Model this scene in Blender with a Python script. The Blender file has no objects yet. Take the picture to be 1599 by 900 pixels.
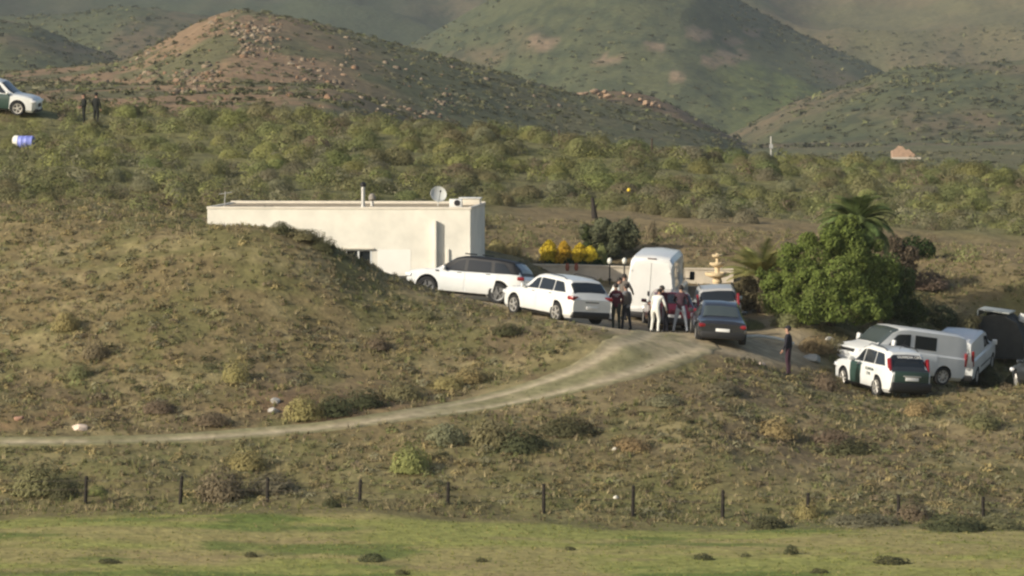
import bpy, bmesh, math, random
import numpy as np
from mathutils import Vector, Matrix

R = math.radians
sc = bpy.context.scene
COL = sc.collection
random.seed(11)
rng = np.random.default_rng(7)

# ------------------------------------------------------------------ camera, sky, sun
F = 6300.0      # focal length in pixels of a 1599 px wide frame
CZ = 9.0        # camera height above the yard
HY = 142.0      # eye level row
cam_d = bpy.data.cameras.new('camera')
cam = bpy.data.objects.new('camera', cam_d)
COL.objects.link(cam)
cam.location = (0, 0, CZ)
cam.rotation_euler = (R(90), 0, 0)
cam_d.sensor_width = 36.0
cam_d.lens = 36.0 * F / 1599.0
cam_d.shift_y = -(450.0 - HY) / 1599.0
cam_d.clip_start = 0.5
cam_d.clip_end = 12000
sc.camera = cam

SUN_EL = 23.0
sun_dir = Vector((-0.83, -0.56, 0)).normalized()          # horizontal direction towards the sun
sun_dir = Vector((sun_dir.x * math.cos(R(SUN_EL)), sun_dir.y * math.cos(R(SUN_EL)), math.sin(R(SUN_EL))))
w = bpy.data.worlds.new("World")
sc.world = w
w.use_nodes = True
nt = w.node_tree
bg = nt.nodes['Background']
sky = nt.nodes.new('ShaderNodeTexSky')
sky.sky_type = 'NISHITA'
sky.sun_disc = False
sky.sun_elevation = R(SUN_EL)
sky.sun_rotation = math.atan2(sun_dir.x, sun_dir.y)
sky.dust_density = 3.0
nt.links.new(sky.outputs[0], bg.inputs[0])
bg.inputs[1].default_value = 0.105
sl = bpy.data.lights.new('sun', 'SUN')
sl.energy = 3.8
sl.angle = R(0.6)
sl.color = (1.0, 0.925, 0.79)
sun = bpy.data.objects.new('sun', sl)
COL.objects.link(sun)
sun.rotation_euler = (-sun_dir).to_track_quat('-Z', 'Y').to_euler()
sun.location = (-60, -40, 60)

sc.view_settings.view_transform = 'Standard'
sc.view_settings.look = 'None'
sc.view_settings.gamma = 1
sc.view_settings.use_curve_mapping = False
sc.view_settings.exposure = 0.30
sc.cycles.filter_width = 2.4
sc.cycles.max_bounces = 4
sc.cycles.diffuse_bounces = 2
sc.cycles.glossy_bounces = 2
sc.cycles.transparent_max_bounces = 6
sc.cycles.volume_bounces = 0
sc.cycles.use_denoising = True

def P(px, py, D):
    return Vector(((px - 799.5) * D / F, D, CZ - (py - HY) * D / F))

# ------------------------------------------------------------------ helpers
def tag(o, label=None, cat=None, group=None, kind=None):
    if label: o['label'] = label
    if cat: o['category'] = cat
    if group: o['group'] = group
    if kind: o['kind'] = kind
    return o

def empty(name, loc=(0, 0, 0), rot=None, **kw):
    o = bpy.data.objects.new(name, None)
    COL.objects.link(o)
    o.empty_display_size = 0.3
    o.location = loc
    if rot is not None:
        o.rotation_euler = rot
    return tag(o, **kw)

def mesh_np(name, verts, faces, mats=(), parent=None, col=None, smooth=False):
    """verts (n,3); faces (m,3|4) array"""
    me = bpy.data.meshes.new(name)
    verts = np.asarray(verts, dtype=np.float32)
    faces = np.asarray(faces, dtype=np.int32)
    k = faces.shape[1]
    me.vertices.add(len(verts))
    me.vertices.foreach_set('co', verts.ravel())
    me.loops.add(faces.size)
    me.loops.foreach_set('vertex_index', faces.ravel())
    me.polygons.add(len(faces))
    me.polygons.foreach_set('loop_start', np.arange(0, faces.size, k, dtype=np.int32))
    me.update(calc_edges=True)
    if smooth:
        me.polygons.foreach_set('use_smooth', np.ones(len(faces), dtype=bool))
    if col is not None:
        a = me.color_attributes.new('col', 'FLOAT_COLOR', 'POINT')
        c = np.ones((len(verts), 4), dtype=np.float32)
        c[:, :3] = col
        a.data.foreach_set('color', c.ravel())
    for m in mats:
        me.materials.append(m)
    o = bpy.data.objects.new(name, me)
    COL.objects.link(o)
    if parent: o.parent = parent
    return o

def from_bm(name, bm, mat, parent=None, smooth=None):
    me = bpy.data.meshes.new(name)
    bmesh.ops.recalc_face_normals(bm, faces=bm.faces)
    bm.to_mesh(me)
    bm.free()
    for m in (mat if isinstance(mat, (list, tuple)) else [mat]):
        me.materials.append(m)
    if smooth:
        me.polygons.foreach_set('use_smooth', [True] * len(me.polygons))
        me.set_sharp_from_angle(angle=R(smooth))
    o = bpy.data.objects.new(name, me)
    COL.objects.link(o)
    if parent: o.parent = parent
    return o

def bm_box(bm, c, s, rot=None, bevel=0.0, seg=2):
    tmp = bmesh.new()
    bmesh.ops.create_cube(tmp, size=1)
    for v in tmp.verts:
        v.co = Vector((v.co.x * s[0], v.co.y * s[1], v.co.z * s[2]))
    if bevel > 0:
        bmesh.ops.bevel(tmp, geom=list(tmp.edges), offset=bevel, segments=seg, affect='EDGES', profile=0.5)
    M = Matrix.Translation(c)
    if rot is not None:
        M = M @ rot.to_4x4()
    tmp.transform(M)
    append_bm(bm, tmp)

def append_bm(bm, tmp):
    m = bpy.data.meshes.new('t')
    tmp.to_mesh(m)
    tmp.free()
    bm.from_mesh(m)
    bpy.data.meshes.remove(m)

def bm_tube(bm, a, b, r0, r1=None, n=8, cap=True):
    a = Vector(a); b = Vector(b)
    if r1 is None: r1 = r0
    d = b - a
    tmp = bmesh.new()
    bmesh.ops.create_cone(tmp, cap_ends=cap, segments=n, radius1=r0, radius2=r1, depth=d.length)
    tmp.transform(Matrix.Translation((a + b) / 2) @ d.to_track_quat('Z', 'Y').to_matrix().to_4x4())
    append_bm(bm, tmp)

def bm_lathe(bm, prof, n=20, M=None):
    """prof: list of (r,z)"""
    tmp = bmesh.new()
    rings = []
    for r, z in prof:
        if r < 1e-5:
            rings.append([tmp.verts.new((0, 0, z))])
        else:
            rings.append([tmp.verts.new((r * math.cos(2 * math.pi * i / n), r * math.sin(2 * math.pi * i / n), z)) for i in range(n)])
    for A, B in zip(rings, rings[1:]):
        for i in range(n):
            j = (i + 1) % n
            if len(A) == 1 and len(B) == 1: continue
            if len(A) == 1: tmp.faces.new((A[0], B[i], B[j]))
            elif len(B) == 1: tmp.faces.new((A[i], A[j], B[0]))
            else: tmp.faces.new((A[i], A[j], B[j], B[i]))
    if M is not None: tmp.transform(M)
    append_bm(bm, tmp)

def ico(bm, c, s, sub=2, rot=None):
    tmp = bmesh.new()
    bmesh.ops.create_icosphere(tmp, subdivisions=sub, radius=1)
    M = Matrix.Translation(c)
    if rot is not None: M = M @ rot.to_4x4()
    tmp.transform(M @ Matrix.Diagonal((s[0], s[1], s[2], 1)))
    append_bm(bm, tmp)

# ------------------------------------------------------------------ materials
def pmat(name, col, rough=0.6, metal=0.0, spec=0.5, noise=0.0, nscale=6.0, coat=0.0, bump=0.0, trans=0.0):
    m = bpy.data.materials.new(name)
    m.use_nodes = True
    t = m.node_tree
    b = t.nodes['Principled BSDF']
    b.inputs['Base Color'].default_value = (*col, 1)
    b.inputs['Roughness'].default_value = rough
    b.inputs['Metallic'].default_value = metal
    b.inputs['Specular IOR Level'].default_value = spec
    b.inputs['Coat Weight'].default_value = coat
    b.inputs['Coat Roughness'].default_value = 0.05
    if noise or bump:
        tc = t.nodes.new('ShaderNodeTexCoord')
        n = t.nodes.new('ShaderNodeTexNoise')
        n.inputs['Scale'].default_value = nscale
        n.inputs['Detail'].default_value = 6
        n.inputs['Roughness'].default_value = 0.65
        t.links.new(tc.outputs['Object'], n.inputs['Vector'])
        if noise:
            mr = t.nodes.new('ShaderNodeMapRange')
            mr.inputs['From Min'].default_value = 0.3
            mr.inputs['From Max'].default_value = 0.7
            mr.inputs['To Min'].default_value = 1 - noise
            mr.inputs['To Max'].default_value = 1 + noise * 0.6
            t.links.new(n.outputs[0], mr.inputs['Value'])
            vm = t.nodes.new('ShaderNodeVectorMath'); vm.operation = 'SCALE'
            vm.inputs[0].default_value = col
            t.links.new(mr.outputs[0], vm.inputs['Scale'])
            t.links.new(vm.outputs[0], b.inputs['Base Color'])
        if bump:
            bp = t.nodes.new('ShaderNodeBump')
            bp.inputs['Strength'].default_value = bump
            bp.inputs['Distance'].default_value = 0.05
            t.links.new(n.outputs[0], bp.inputs['Height'])
            t.links.new(bp.outputs[0], b.inputs['Normal'])
    return m

def vcol_mat(name, rough=0.9, objvar=0.0, nscale=0.0, namp=0.0, spec=0.15, transl=0.0, bump=0.0, bscale=3.0, tint=None, bdist=0.1):
    m = bpy.data.materials.new(name)
    m.use_nodes = True
    t = m.node_tree
    b = t.nodes['Principled BSDF']
    b.inputs['Roughness'].default_value = rough
    b.inputs['Specular IOR Level'].default_value = spec
    a = t.nodes.new('ShaderNodeAttribute'); a.attribute_name = 'col'
    out = a.outputs['Color']
    if tint is not None:
        mm = t.nodes.new('ShaderNodeMix'); mm.data_type = 'RGBA'; mm.blend_type = 'MULTIPLY'
        mm.inputs[0].default_value = 1
        mm.inputs[7].default_value = (*tint, 1)
        t.links.new(out, mm.inputs[6]); out = mm.outputs[2]
    if objvar:
        oi = t.nodes.new('ShaderNodeObjectInfo')
        hs = t.nodes.new('ShaderNodeHueSaturation')
        mr = t.nodes.new('ShaderNodeMapRange')
        mr.inputs['To Min'].default_value = 1 - objvar; mr.inputs['To Max'].default_value = 1 + objvar
        t.links.new(oi.outputs['Random'], mr.inputs['Value'])
        t.links.new(mr.outputs[0], hs.inputs['Value'])
        mh = t.nodes.new('ShaderNodeMath'); mh.operation = 'MULTIPLY_ADD'
        ml = t.nodes.new('ShaderNodeMath'); ml.operation = 'FRACT'
        m7 = t.nodes.new('ShaderNodeMath'); m7.operation = 'MULTIPLY'; m7.inputs[1].default_value = 17.3
        t.links.new(oi.outputs['Random'], m7.inputs[0]); t.links.new(m7.outputs[0], ml.inputs[0])
        t.links.new(ml.outputs[0], mh.inputs[0]); mh.inputs[1].default_value = 0.05; mh.inputs[2].default_value = 0.475
        t.links.new(mh.outputs[0], hs.inputs['Hue'])
        t.links.new(out, hs.inputs['Color']); out = hs.outputs[0]
    if namp:
        tc = t.nodes.new('ShaderNodeTexCoord')
        n = t.nodes.new('ShaderNodeTexNoise')
        n.inputs['Scale'].default_value = nscale; n.inputs['Detail'].default_value = 8; n.inputs['Roughness'].default_value = 0.7
        t.links.new(tc.outputs['Object'], n.inputs['Vector'])
        mr = t.nodes.new('ShaderNodeMapRange')
        mr.inputs['From Min'].default_value = 0.3; mr.inputs['From Max'].default_value = 0.7
        mr.inputs['To Min'].default_value = 1 - namp; mr.inputs['To Max'].default_value = 1 + namp
        t.links.new(n.outputs[0], mr.inputs['Value'])
        vm = t.nodes.new('ShaderNodeVectorMath'); vm.operation = 'SCALE'
        t.links.new(out, vm.inputs[0]); t.links.new(mr.outputs[0], vm.inputs['Scale']); out = vm.outputs[0]
        if bump:
            n2 = t.nodes.new('ShaderNodeTexNoise')
            n2.inputs['Scale'].default_value = bscale; n2.inputs['Detail'].default_value = 6
            t.links.new(tc.outputs['Object'], n2.inputs['Vector'])
            bp = t.nodes.new('ShaderNodeBump'); bp.inputs['Strength'].default_value = bump; bp.inputs['Distance'].default_value = bdist
            t.links.new(n2.outputs[0], bp.inputs['Height']); t.links.new(bp.outputs[0], b.inputs['Normal'])
    t.links.new(out, b.inputs['Base Color'])
    if transl:
        tr = t.nodes.new('ShaderNodeBsdfTranslucent')
        t.links.new(out, tr.inputs['Color'])
        mx = t.nodes.new('ShaderNodeMixShader'); mx.inputs[0].default_value = transl
        t.links.new(b.outputs[0], mx.inputs[1]); t.links.new(tr.outputs[0], mx.inputs[2])
        t.links.new(mx.outputs[0], t.nodes['Material Output'].inputs['Surface'])
    return m

# ------------------------------------------------------------------ numpy noise
def _h(ix, iy, s):
    n = (ix.astype(np.int64) * 374761393 + iy.astype(np.int64) * 668265263 + s * 974634777) & 0x7fffffff
    n = ((n ^ (n >> 13)) * 1274126177) & 0x7fffffff
    n = (n ^ (n >> 16)) & 0xffffff
    return n / float(0xffffff)

def vnoise(x, y, s=0):
    ix = np.floor(x); iy = np.floor(y)
    fx = x - ix; fy = y - iy
    fx = fx * fx * (3 - 2 * fx); fy = fy * fy * (3 - 2 * fy)
    a = _h(ix, iy, s); b = _h(ix + 1, iy, s); c = _h(ix, iy + 1, s); d = _h(ix + 1, iy + 1, s)
    return (a * (1 - fx) + b * fx) * (1 - fy) + (c * (1 - fx) + d * fx) * fy

def fbm(x, y, o=4, s=0, gain=0.5):
    v = 0; a = 1; t = 0
    for k in range(o):
        v = v + a * vnoise(x * 2 ** k + 13.7 * k, y * 2 ** k - 7.1 * k, s + k)
        t += a; a *= gain
    return v / t

def ridged(x, y, o=4, s=0):
    v = 0; a = 1; t = 0
    for k in range(o):
        n = 1 - np.abs(2 * vnoise(x * 2 ** k + 5.3 * k, y * 2 ** k + 9.1 * k, s + k) - 1)
        v = v + a * n; t += a; a *= 0.5
    return v / t

def sstep(a, b, x):
    t = np.clip((x - a) / (b - a), 0, 1)
    return t * t * (3 - 2 * t)

# ------------------------------------------------------------------ terrain heights
# vehicles: kind, px, py of the ground under the middle, distance, heading (deg ccw from +x)
VEH = {
    'rover':  (733, 468, 154.4, 161, 4.80, 2.88),
    'audi':   (866, 496, 149.0, 123, 4.70, 2.82),
    'bigvan': (1024, 497, 157.5, 82, 5.95, 3.65),
    'maroon': (1043, 511, 152.2, 93, 4.2, 2.55),
    'suvback': (1119, 518, 153.8, 90, 4.63, 2.63),
    'sedan':  (1120, 525, 147.2, 91, 4.5, 2.7),
    'copsuv': (1374, 621, 145.6, 112, 4.50, 2.63),
    'tvan':   (1399, 593, 151.5, 211, 4.95, 3.0),
    'smallvan': (1502, 592, 157.5, 71, 4.4, 2.75),
    'edgecar': (1640, 604, 145.0, 100, 4.4, 2.6),
    'topsuv': (-4, 171, 222.0, -8, 4.7, 2.7),
}
ctl = []
for n_, (px, py, D, th, L, wb) in VEH.items():
    c = P(px, py, D)
    ctl.append((c.x, c.y, c.z, 1))
PIX = [
    (-40, 810, 121), (300, 808, 121), (800, 818, 121), (1250, 826, 121), (1640, 830, 121),
    (-40, 795, 124), (300, 795, 124), (848, 806, 124), (1230, 812, 124), (1640, 817, 124),
    (-60, 691, 130), (150, 689, 130.4), (300, 684, 131), (500, 668, 132.5), (640, 648, 134), (760, 630, 136), (850, 608, 137.5),
    (940, 585, 139), (1000, 567, 140.5), (1060, 550, 142.5),
    (200, 740, 127), (640, 725, 128), (900, 700, 130.5), (1000, 640, 135),
    (1130, 556, 142.5), (1130, 640, 135), (1130, 725, 129), (1230, 590, 143), (1230, 680, 134.5), (1375, 641, 140), (1375, 705, 133),
    (1550, 645, 140), (1550, 725, 132), (1680, 640, 141), (1450, 612, 145.5),
    (1120, 548, 144), (1035, 521, 148.5), (970, 517, 149), (1010, 506, 152.5), (1165, 525, 150), (1200, 540, 149), (1270, 560, 149),
    (1020, 487, 159), (1000, 440, 165), (1100, 447, 165), (880, 436, 165), (940, 470, 158), (560, 425, 157.5), (655, 461, 155.3), (745, 442, 160),
    (330, 354, 158), (330, 335, 169), (550, 350, 168), (750, 390, 168), (800, 405, 165),
    (-40, 370, 152), (150, 352, 152), (330, 352, 150.5), (430, 356, 149.5), (520, 398, 148.5), (565, 436, 148), (605, 458, 148), (640, 461, 148),
    (700, 478, 147.5), (800, 500, 144.8), (900, 525, 142.5), (980, 549, 141),
    (-40, 540, 140), (-40, 650, 133), (200, 510, 141), (200, 610, 135.5), (400, 455, 144), (400, 605, 136), (600, 525, 142.5), (600, 600, 138), (800, 560, 141),
    (-40, 195, 219), (150, 188, 224), (400, 190, 226), (700, 205, 230), (900, 230, 235), (1100, 252, 238), (1350, 264, 240), (1640, 272, 242),
    (-40, 204, 244), (150, 200, 246), (400, 202, 246), (650, 216, 246), (900, 240, 249), (1200, 266, 249), (1600, 280, 249),
    (-40, 300, 175), (-40, 240, 197), (400, 305, 177), (400, 245, 202), (800, 350, 176), (800, 305, 192), (800, 255, 212),
    (1100, 378, 172), (1100, 340, 186), (1100, 300, 207), (1400, 410, 170), (1400, 360, 187), (1400, 308, 213),
    (1640, 450, 165), (1640, 390, 180), (1640, 328, 206), (1300, 505, 153.5), (1450, 526, 158), (1565, 543, 161), (1640, 548, 161), (1300, 460, 161),
]
for px, py, D in PIX:
    c = P(px, py, D)
    ctl.append((c.x, c.y, c.z, 1))
for x in (-24, -8, 8, 24):
    for y, z in ((114, -4.15), (106, -4.25), (96, -4.3)):
        ctl.append((x, y, z - 0.006 * x, 1))
CT = np.array(ctl)
S = 20.0
def _U(r2):
    return np.where(r2 > 1e-12, 0.5 * r2 * np.log(np.maximum(r2, 1e-12)), 0)
X0 = CT[:, :2] / S
d2 = ((X0[:, None, :] - X0[None, :, :]) ** 2).sum(-1)
n = len(CT)
A = np.zeros((n + 3, n + 3))
A[:n, :n] = _U(d2) + np.eye(n) * 0.0006
A[:n, n] = 1; A[:n, n + 1:] = X0; A[n, :n] = 1; A[n + 1:, :n] = X0.T
rhs = np.zeros(n + 3); rhs[:n] = CT[:, 2]
SOL = np.linalg.solve(A, rhs)

def tps(x, y):
    out = np.empty(x.shape).ravel()
    xs = x.ravel() / S; ys = y.ravel() / S
    for i in range(0, len(xs), 20000):
        a = xs[i:i + 20000]; b = ys[i:i + 20000]
        r2 = (a[:, None] - X0[None, :, 0]) ** 2 + (b[:, None] - X0[None, :, 1]) ** 2
        out[i:i + 20000] = _U(r2) @ SOL[:n] + SOL[n] + SOL[n + 1] * a + SOL[n + 2] * b
    return out.reshape(x.shape)

# track centre line and the yard (world coordinates)
TRACK = [P(*p) for p in ((-260, 688, 129.5), (-60, 691, 130), (150, 689, 130.4), (300, 684, 131), (500, 668, 132.5), (640, 648, 134), (760, 630, 136), (850, 608, 137.5),
         (940, 585, 139.3), (1000, 566, 141.3), (1045, 549, 143.6), (1062, 530, 146.8))]
TRW = [.42, .42, .42, .44, .50, .62, .82, 1.0, 1.15, 1.35, 1.5, 1.5]
def track_dist(x, y):
    best = np.full(x.shape, 1e9)
    for a, b in zip(TRACK, TRACK[1:]):
        dx, dy = b.x - a.x, b.y - a.y
        t = np.clip(((x - a.x) * dx + (y - a.y) * dy) / (dx * dx + dy * dy), 0, 1)
        best = np.minimum(best, np.hypot(x - a.x - t * dx, y - a.y - t * dy))
    return best

def yard_mask(x, y):
    """flat trodden yard: around the parked cars"""
    m = 0
    for (cx, cy, rx, ry, a) in ((6.0, 150.5, 5.5, 7.5, 0.0), (0.5, 153.5, 6.5, 2.6, -0.35), (5.5, 159, 4, 5, 0), (-2.5, 157.5, 4.5, 2.2, -0.3), (7.7, 145.2, 1.8, 1.3, 0.0)):
        c, s = math.cos(a), math.sin(a)
        u = ((x - cx) * c + (y - cy) * s) / rx; v = (-(x - cx) * s + (y - cy) * c) / ry
        m = np.maximum(m, 1 - sstep(0.8, 1.15, np.hypot(u, v)))
    return m

# background ridges: distance, crest (px,py of the photo's skyline), front run, back run, noise
RIDGES = [
    (800, [(-900, 150), (-200, 120), (0, 112), (120, 103), (200, 92), (260, 62), (320, 32), (370, 17), (430, 24), (500, 40), (600, 66), (700, 92), (800, 121), (880, 143),
           (960, 160), (1050, 188), (1120, 213), (1180, 242), (1300, 300), (3000, 400)], 270, 240, 1.6, 46),
    (1010, [(-900, 200), (500, 200), (700, 150), (820, 128), (905, 146), (960, 140), (1010, 146), (1060, 165), (1120, 200), (1180, 235), (1300, 300), (3000, 400)], 130, 200, 1.6, 46),
    (1250, [(-900, 300), (900, 300), (1050, 255), (1150, 205), (1240, 160), (1320, 132), (1400, 108), (1500, 100), (1599, 95), (1800, 70), (2400, 60), (3000, 100)], 300, 300, 3.5, 90),
    (1300, [(-900, 60), (-200, 40), (0, 28), (60, 40), (130, 72), (200, 95), (300, 150), (500, 300), (3000, 400)], 300, 300, 2.5, 80),
    (1600, [(-900, 60), (-100, 30), (100, 22), (200, 8), (330, 26), (480, 62), (600, 130), (700, 300), (3000, 400)], 350, 300, 3.0, 110),
    (1750, [(-900, 300), (450, 220), (600, 92), (680, 50), (760, 2), (860, -50), (980, -90), (1080, -60), (1150, -5), (1220, 35), (1290, 70), (1350, 95), (1410, 130), (1500, 200), (3000, 400)], 480, 350, 17, 120),
    (2450, [(-900, -90), (-200, -110), (100, -90), (300, -70), (500, -90), (700, -60), (900, -100), (1150, -90), (1250, -60), (1330, -60), (1420, -60), (1520, -90), (1700, -140), (2400, -180), (3000, -170)], 950, 900, 34, 190),
]
def H(x, y, detail=True):
    x = np.asarray(x, dtype=float); y = np.asarray(y, dtype=float)
    px = 799.5 + F * x / np.maximum(y, 60)
    near = np.where(y < 96, 0.0, 0.0)
    xc = np.clip(x, -30, 36); yc = np.clip(y, 96, 249)
    z = tps(xc, yc)
    # towards the camera: a shallow dip, then the bank the camera stands on
    zc = -4.3 + 11.6 * sstep(55, 0, y)
    z = np.where(y < 96, z + (zc - z) * sstep(96, 60, y), z)
    # beyond the scrub crest
    v = 6.6 - 12.2 * sstep(450, 1000, px) + 2.2 * sstep(330, 560, y) * (1 - sstep(450, 1000, px))
    k = sstep(244, 335, y)
    z = z * (1 - k) + v * k
    for (D, crest, lf, lb, amp, ns) in RIDGES:
        cx = np.array([c[0] for c in crest]); cy = np.array([c[1] for c in crest])
        py = (np.interp(px - 14, cx, cy) + np.interp(px, cx, cy) + np.interp(px + 14, cx, cy)) / 3
        zr = CZ - (py - HY) * D / F
        t = np.where(y < D, (D - y) / lf, (y - D) / lb)
        s = sstep(0, 1, t) * 0.55 + np.clip(t, 0, 1.6) * 0.45
        hh = zr - (zr - v + 6) * s
        up = np.clip((hh - v) / 12.0, 0, 1)
        if amp:
            sx = x + 25 * (fbm(x / 90, y / 90, 2, 5) - 0.5)
            g = ridged(sx / ns, y / (ns * 2.2), 4, int(D)) - 0.62
            hh = hh + amp * g * up * np.clip(0.25 + t * 1.4, 0.25, 1.2)
        z = np.maximum(z, np.where(y > 300, hh, -99))
    if detail:
        far = sstep(250, 420, y)
        flat = np.clip(yard_mask(x, y) + 1 - sstep(1.0, 2.6, track_dist(x, y)), 0, 1)
        mead = sstep(124, 120, y)
        amp = (1 - flat * 0.95) * (1 - 0.75 * mead) * (1 - far)
        z = z + amp * (0.55 * (fbm(x / 5.5, y / 5.5, 3, 3) - 0.5) + 0.22 * (fbm(x / 1.1, y / 1.1, 3, 9) - 0.5))
        z = z + far * (1.6 * (fbm(x / 16, y / 22, 4, 21) - 0.5))
    return z

def Hs(x, y, detail=True):
    return float(H(np.array([x]), np.array([y]), detail)[0])
# ------------------------------------------------------------------ ground colours (albedo)
def mixc(a, b, t):
    return a + (np.asarray(b) - a) * t[..., None]

def ground_col(x, y):
    n1 = fbm(x / 9, y / 9, 4, 31); n2 = fbm(x / 1.6, y / 2.2, 4, 37); n3 = fbm(x / 28, y / 28, 3, 41)
    c = np.zeros(x.shape + (3,)) + np.array((0.150, 0.122, 0.064))              # dry grass and soil
    c = mixc(c, (0.130, 0.104, 0.062), sstep(0.50, 0.68, n1))                    # bare brown soil
    c = mixc(c, (0.098, 0.112, 0.040), sstep(0.50, 0.64, n2) * 0.45)             # fresh grass
    c = mixc(c, (0.235, 0.200, 0.110), sstep(0.55, 0.72, fbm(x / 2.5, y / 1.2, 4, 43)) * 0.6)   # straw
    # below the track: greener
    low = sstep(132, 125, y + 0.1 * x)
    c = mixc(c, (0.105, 0.112, 0.046), low * (0.35 + 0.4 * sstep(0.4, 0.6, n1)))
    # meadow
    mb = 121.4 + 1.6 * (fbm(x / 3.0, y / 3, 3, 47) - 0.5) - 0.03 * x
    me = sstep(0.6, -0.5, y - mb)
    g = np.zeros(x.shape + (3,)) + np.array((0.205, 0.215, 0.068))
    g = mixc(g, (0.235, 0.210, 0.090), sstep(0.45, 0.62, fbm(x / 6, y / 2.5, 4, 53)))
    g = mixc(g, (0.085, 0.125, 0.030), sstep(0.56, 0.70, fbm(x / 4, y / 1.8, 4, 59)) * 0.8)
    g = mixc(g, (0.205, 0.160, 0.090), sstep(0.62, 0.78, fbm(x / 3, y / 1.4, 4, 61)) * 0.5)
    c = mixc(c, g, me)
    c = mixc(c, (0.128, 0.130, 0.056), sstep(166, 176, y) * 0.75)
    # brown field behind the house
    bf = sstep(166, 170, y) * sstep(194, 186, y + 0.35 * np.abs(x - 8)) * sstep(-2, 1, x)
    c = mixc(c, (0.175, 0.132, 0.078), bf * 0.75)
    # yard, track edges
    ym = yard_mask(x, y)
    c = mixc(c, (0.33, 0.275, 0.19), np.clip(ym, 0, 1) * (0.65 + 0.35 * sstep(0.35, 0.6, n2)))
    # scarp above the track, reddish
    td = track_dist(x, y)
    sc_ = 0.6 * sstep(5.5, 1.2, td) * sstep(-1, -6, x) * sstep(0.45, 0.6, fbm(x / 3, y / 3, 3, 67))
    above = (y > 131)
    c = mixc(c, (0.170, 0.098, 0.062), sc_ * above * 0.8)
    # beyond the crest
    far = sstep(246, 300, y)
    px = 799.5 + F * x / np.maximum(y, 60)
    plain = np.zeros(x.shape + (3,)) + np.array((0.185, 0.128, 0.082))
    plain = mixc(plain, (0.095, 0.092, 0.050), sstep(0.47, 0.6, fbm(x / 10, y / 26, 4, 71)))
    hz = H(x, y, False)
    # rocky hill: red earth on the sunny left and top, dark scrub on the right
    right = sstep(430, 640, px + 120 * (fbm(x / 12, y / 40, 3, 73) - 0.5) + (hz - 14) * 6)
    hill = mixc(plain, (0.078, 0.084, 0.044), right * 0.85)
    hill = mixc(hill, (0.178, 0.124, 0.080), sstep(15, 22, hz) * (1 - right) * sstep(0.4, 0.55, fbm(x / 8, y / 20, 4, 77)))
    green = np.zeros(x.shape + (3,)) + np.array((0.070, 0.077, 0.039))
    green = mixc(green, (0.108, 0.086, 0.054), sstep(0.44, 0.60, fbm(x / 45, y / 120, 4, 79)))
    green = mixc(green, (0.105, 0.128, 0.040), sstep(0.50, 0.62, fbm(x / 60, y / 160, 3, 83)) * sstep(1050, 1250, px) * sstep(2000, 1500, y) * 0.9)
    green = mixc(green, (0.030, 0.042, 0.024), sstep(0.54, 0.62, fbm(x / 5, y / 12, 4, 84)) * 0.6)
    brown = np.exp(-((px - 1040) / 110) ** 2 - ((y - 1040) / 60) ** 2)
    green = mixc(green, (0.165, 0.105, 0.065), np.clip(brown * 1.3, 0, 1) * 0.8)
    green = mixc(green, (0.040, 0.052, 0.032), sstep(1500, 1700, y) * .75 * sstep(800, 600, px))
    green = mixc(green, (0.110, 0.096, 0.052), sstep(1600, 1900, y) * .6 * sstep(1150, 1300, px))
    tc = sstep(960, 1000, y) if False else sstep(930, 985, y)
    hill = mixc(hill, green, tc)
    # bare rock scars on the big slope
    for (qx, qy, wx, wy) in ((1130, 92, 38, 14), (1090, 52, 26, 10), (848, 62, 22, 12), (1175, 50, 18, 9), (1020, 75, 14, 9), (945, 92, 24, 5), (1060, 118, 14, 10), (1145, 62, 20, 8)):
        rowpy = HY + F * (CZ - hz) / np.maximum(y, 60)
        e = ((px - qx) / wx) ** 2 + ((rowpy - qy) / wy) ** 2 + 3.4 * (fbm(x / 5, y / 14, 4, 87) - 0.5)
        hill = mixc(hill, (0.255, 0.175, 0.130), sstep(1.3, 0.5, e) * (y > 1200) * 0.6)
    c = mixc(c, hill, far)
    c = c * np.where((y < 247)[..., None], np.array((1.26, 1.22, 1.13)), np.array((1.30, 1.27, 1.15))) * (0.86 + 0.28 * vnoise(x * 3.1, y * 3.1, 5))[..., None]
    return c

def fan(y0s, us, name, mat, kind, label):
    Y, Ug = np.meshgrid(y0s, us, indexing='ij')
    Xg = Ug * Y
    Z = H(Xg, Y)
    C = ground_col(Xg, Y)
    ny, nx = Y.shape
    idx = np.arange(ny * nx).reshape(ny, nx)
    f = np.stack([idx[:-1, :-1], idx[:-1, 1:], idx[1:, 1:], idx[1:, :-1]], -1).reshape(-1, 4)
    v = np.stack([Xg, Y, Z], -1).reshape(-1, 3)
    o = mesh_np(name, v, f, [mat], col=C.reshape(-1, 3), smooth=True)
    o['kind'] = kind
    return o

def geo(a, b, r0, g):
    out = [a]; s = r0
    while out[-1] + s < b:
        out.append(out[-1] + s); s *= g
    out.append(b)
    return np.array(out)

m_ground = vcol_mat('ground_soil', nscale=2.2, namp=0.30, bump=0.55, bscale=4.0, bdist=0.12)
m_hills = vcol_mat('hill_slopes', nscale=0.30, namp=0.30, bump=0.6, bscale=0.35, bdist=1.2)
us_f = np.concatenate([-geo(0.165, 1.6, 0.01, 1.25)[::-1], np.arange(-0.163, 0.1631, 0.0013), geo(0.165, 1.6, 0.01, 1.25)])
ys_n = np.concatenate([geo(1.0, 98, 1.5, 1.03)[:-1], np.arange(98, 166, 0.30), np.arange(166, 252, 0.45), geo(252.3, 300, 0.8, 1.02)])
ground = fan(ys_n, us_f, 'ground', m_ground, 'structure', '')
us_h = np.concatenate([-geo(0.165, 1.6, 0.01, 1.25)[::-1], np.arange(-0.163, 0.1631, 0.0016), geo(0.165, 1.6, 0.01, 1.25)])
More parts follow.
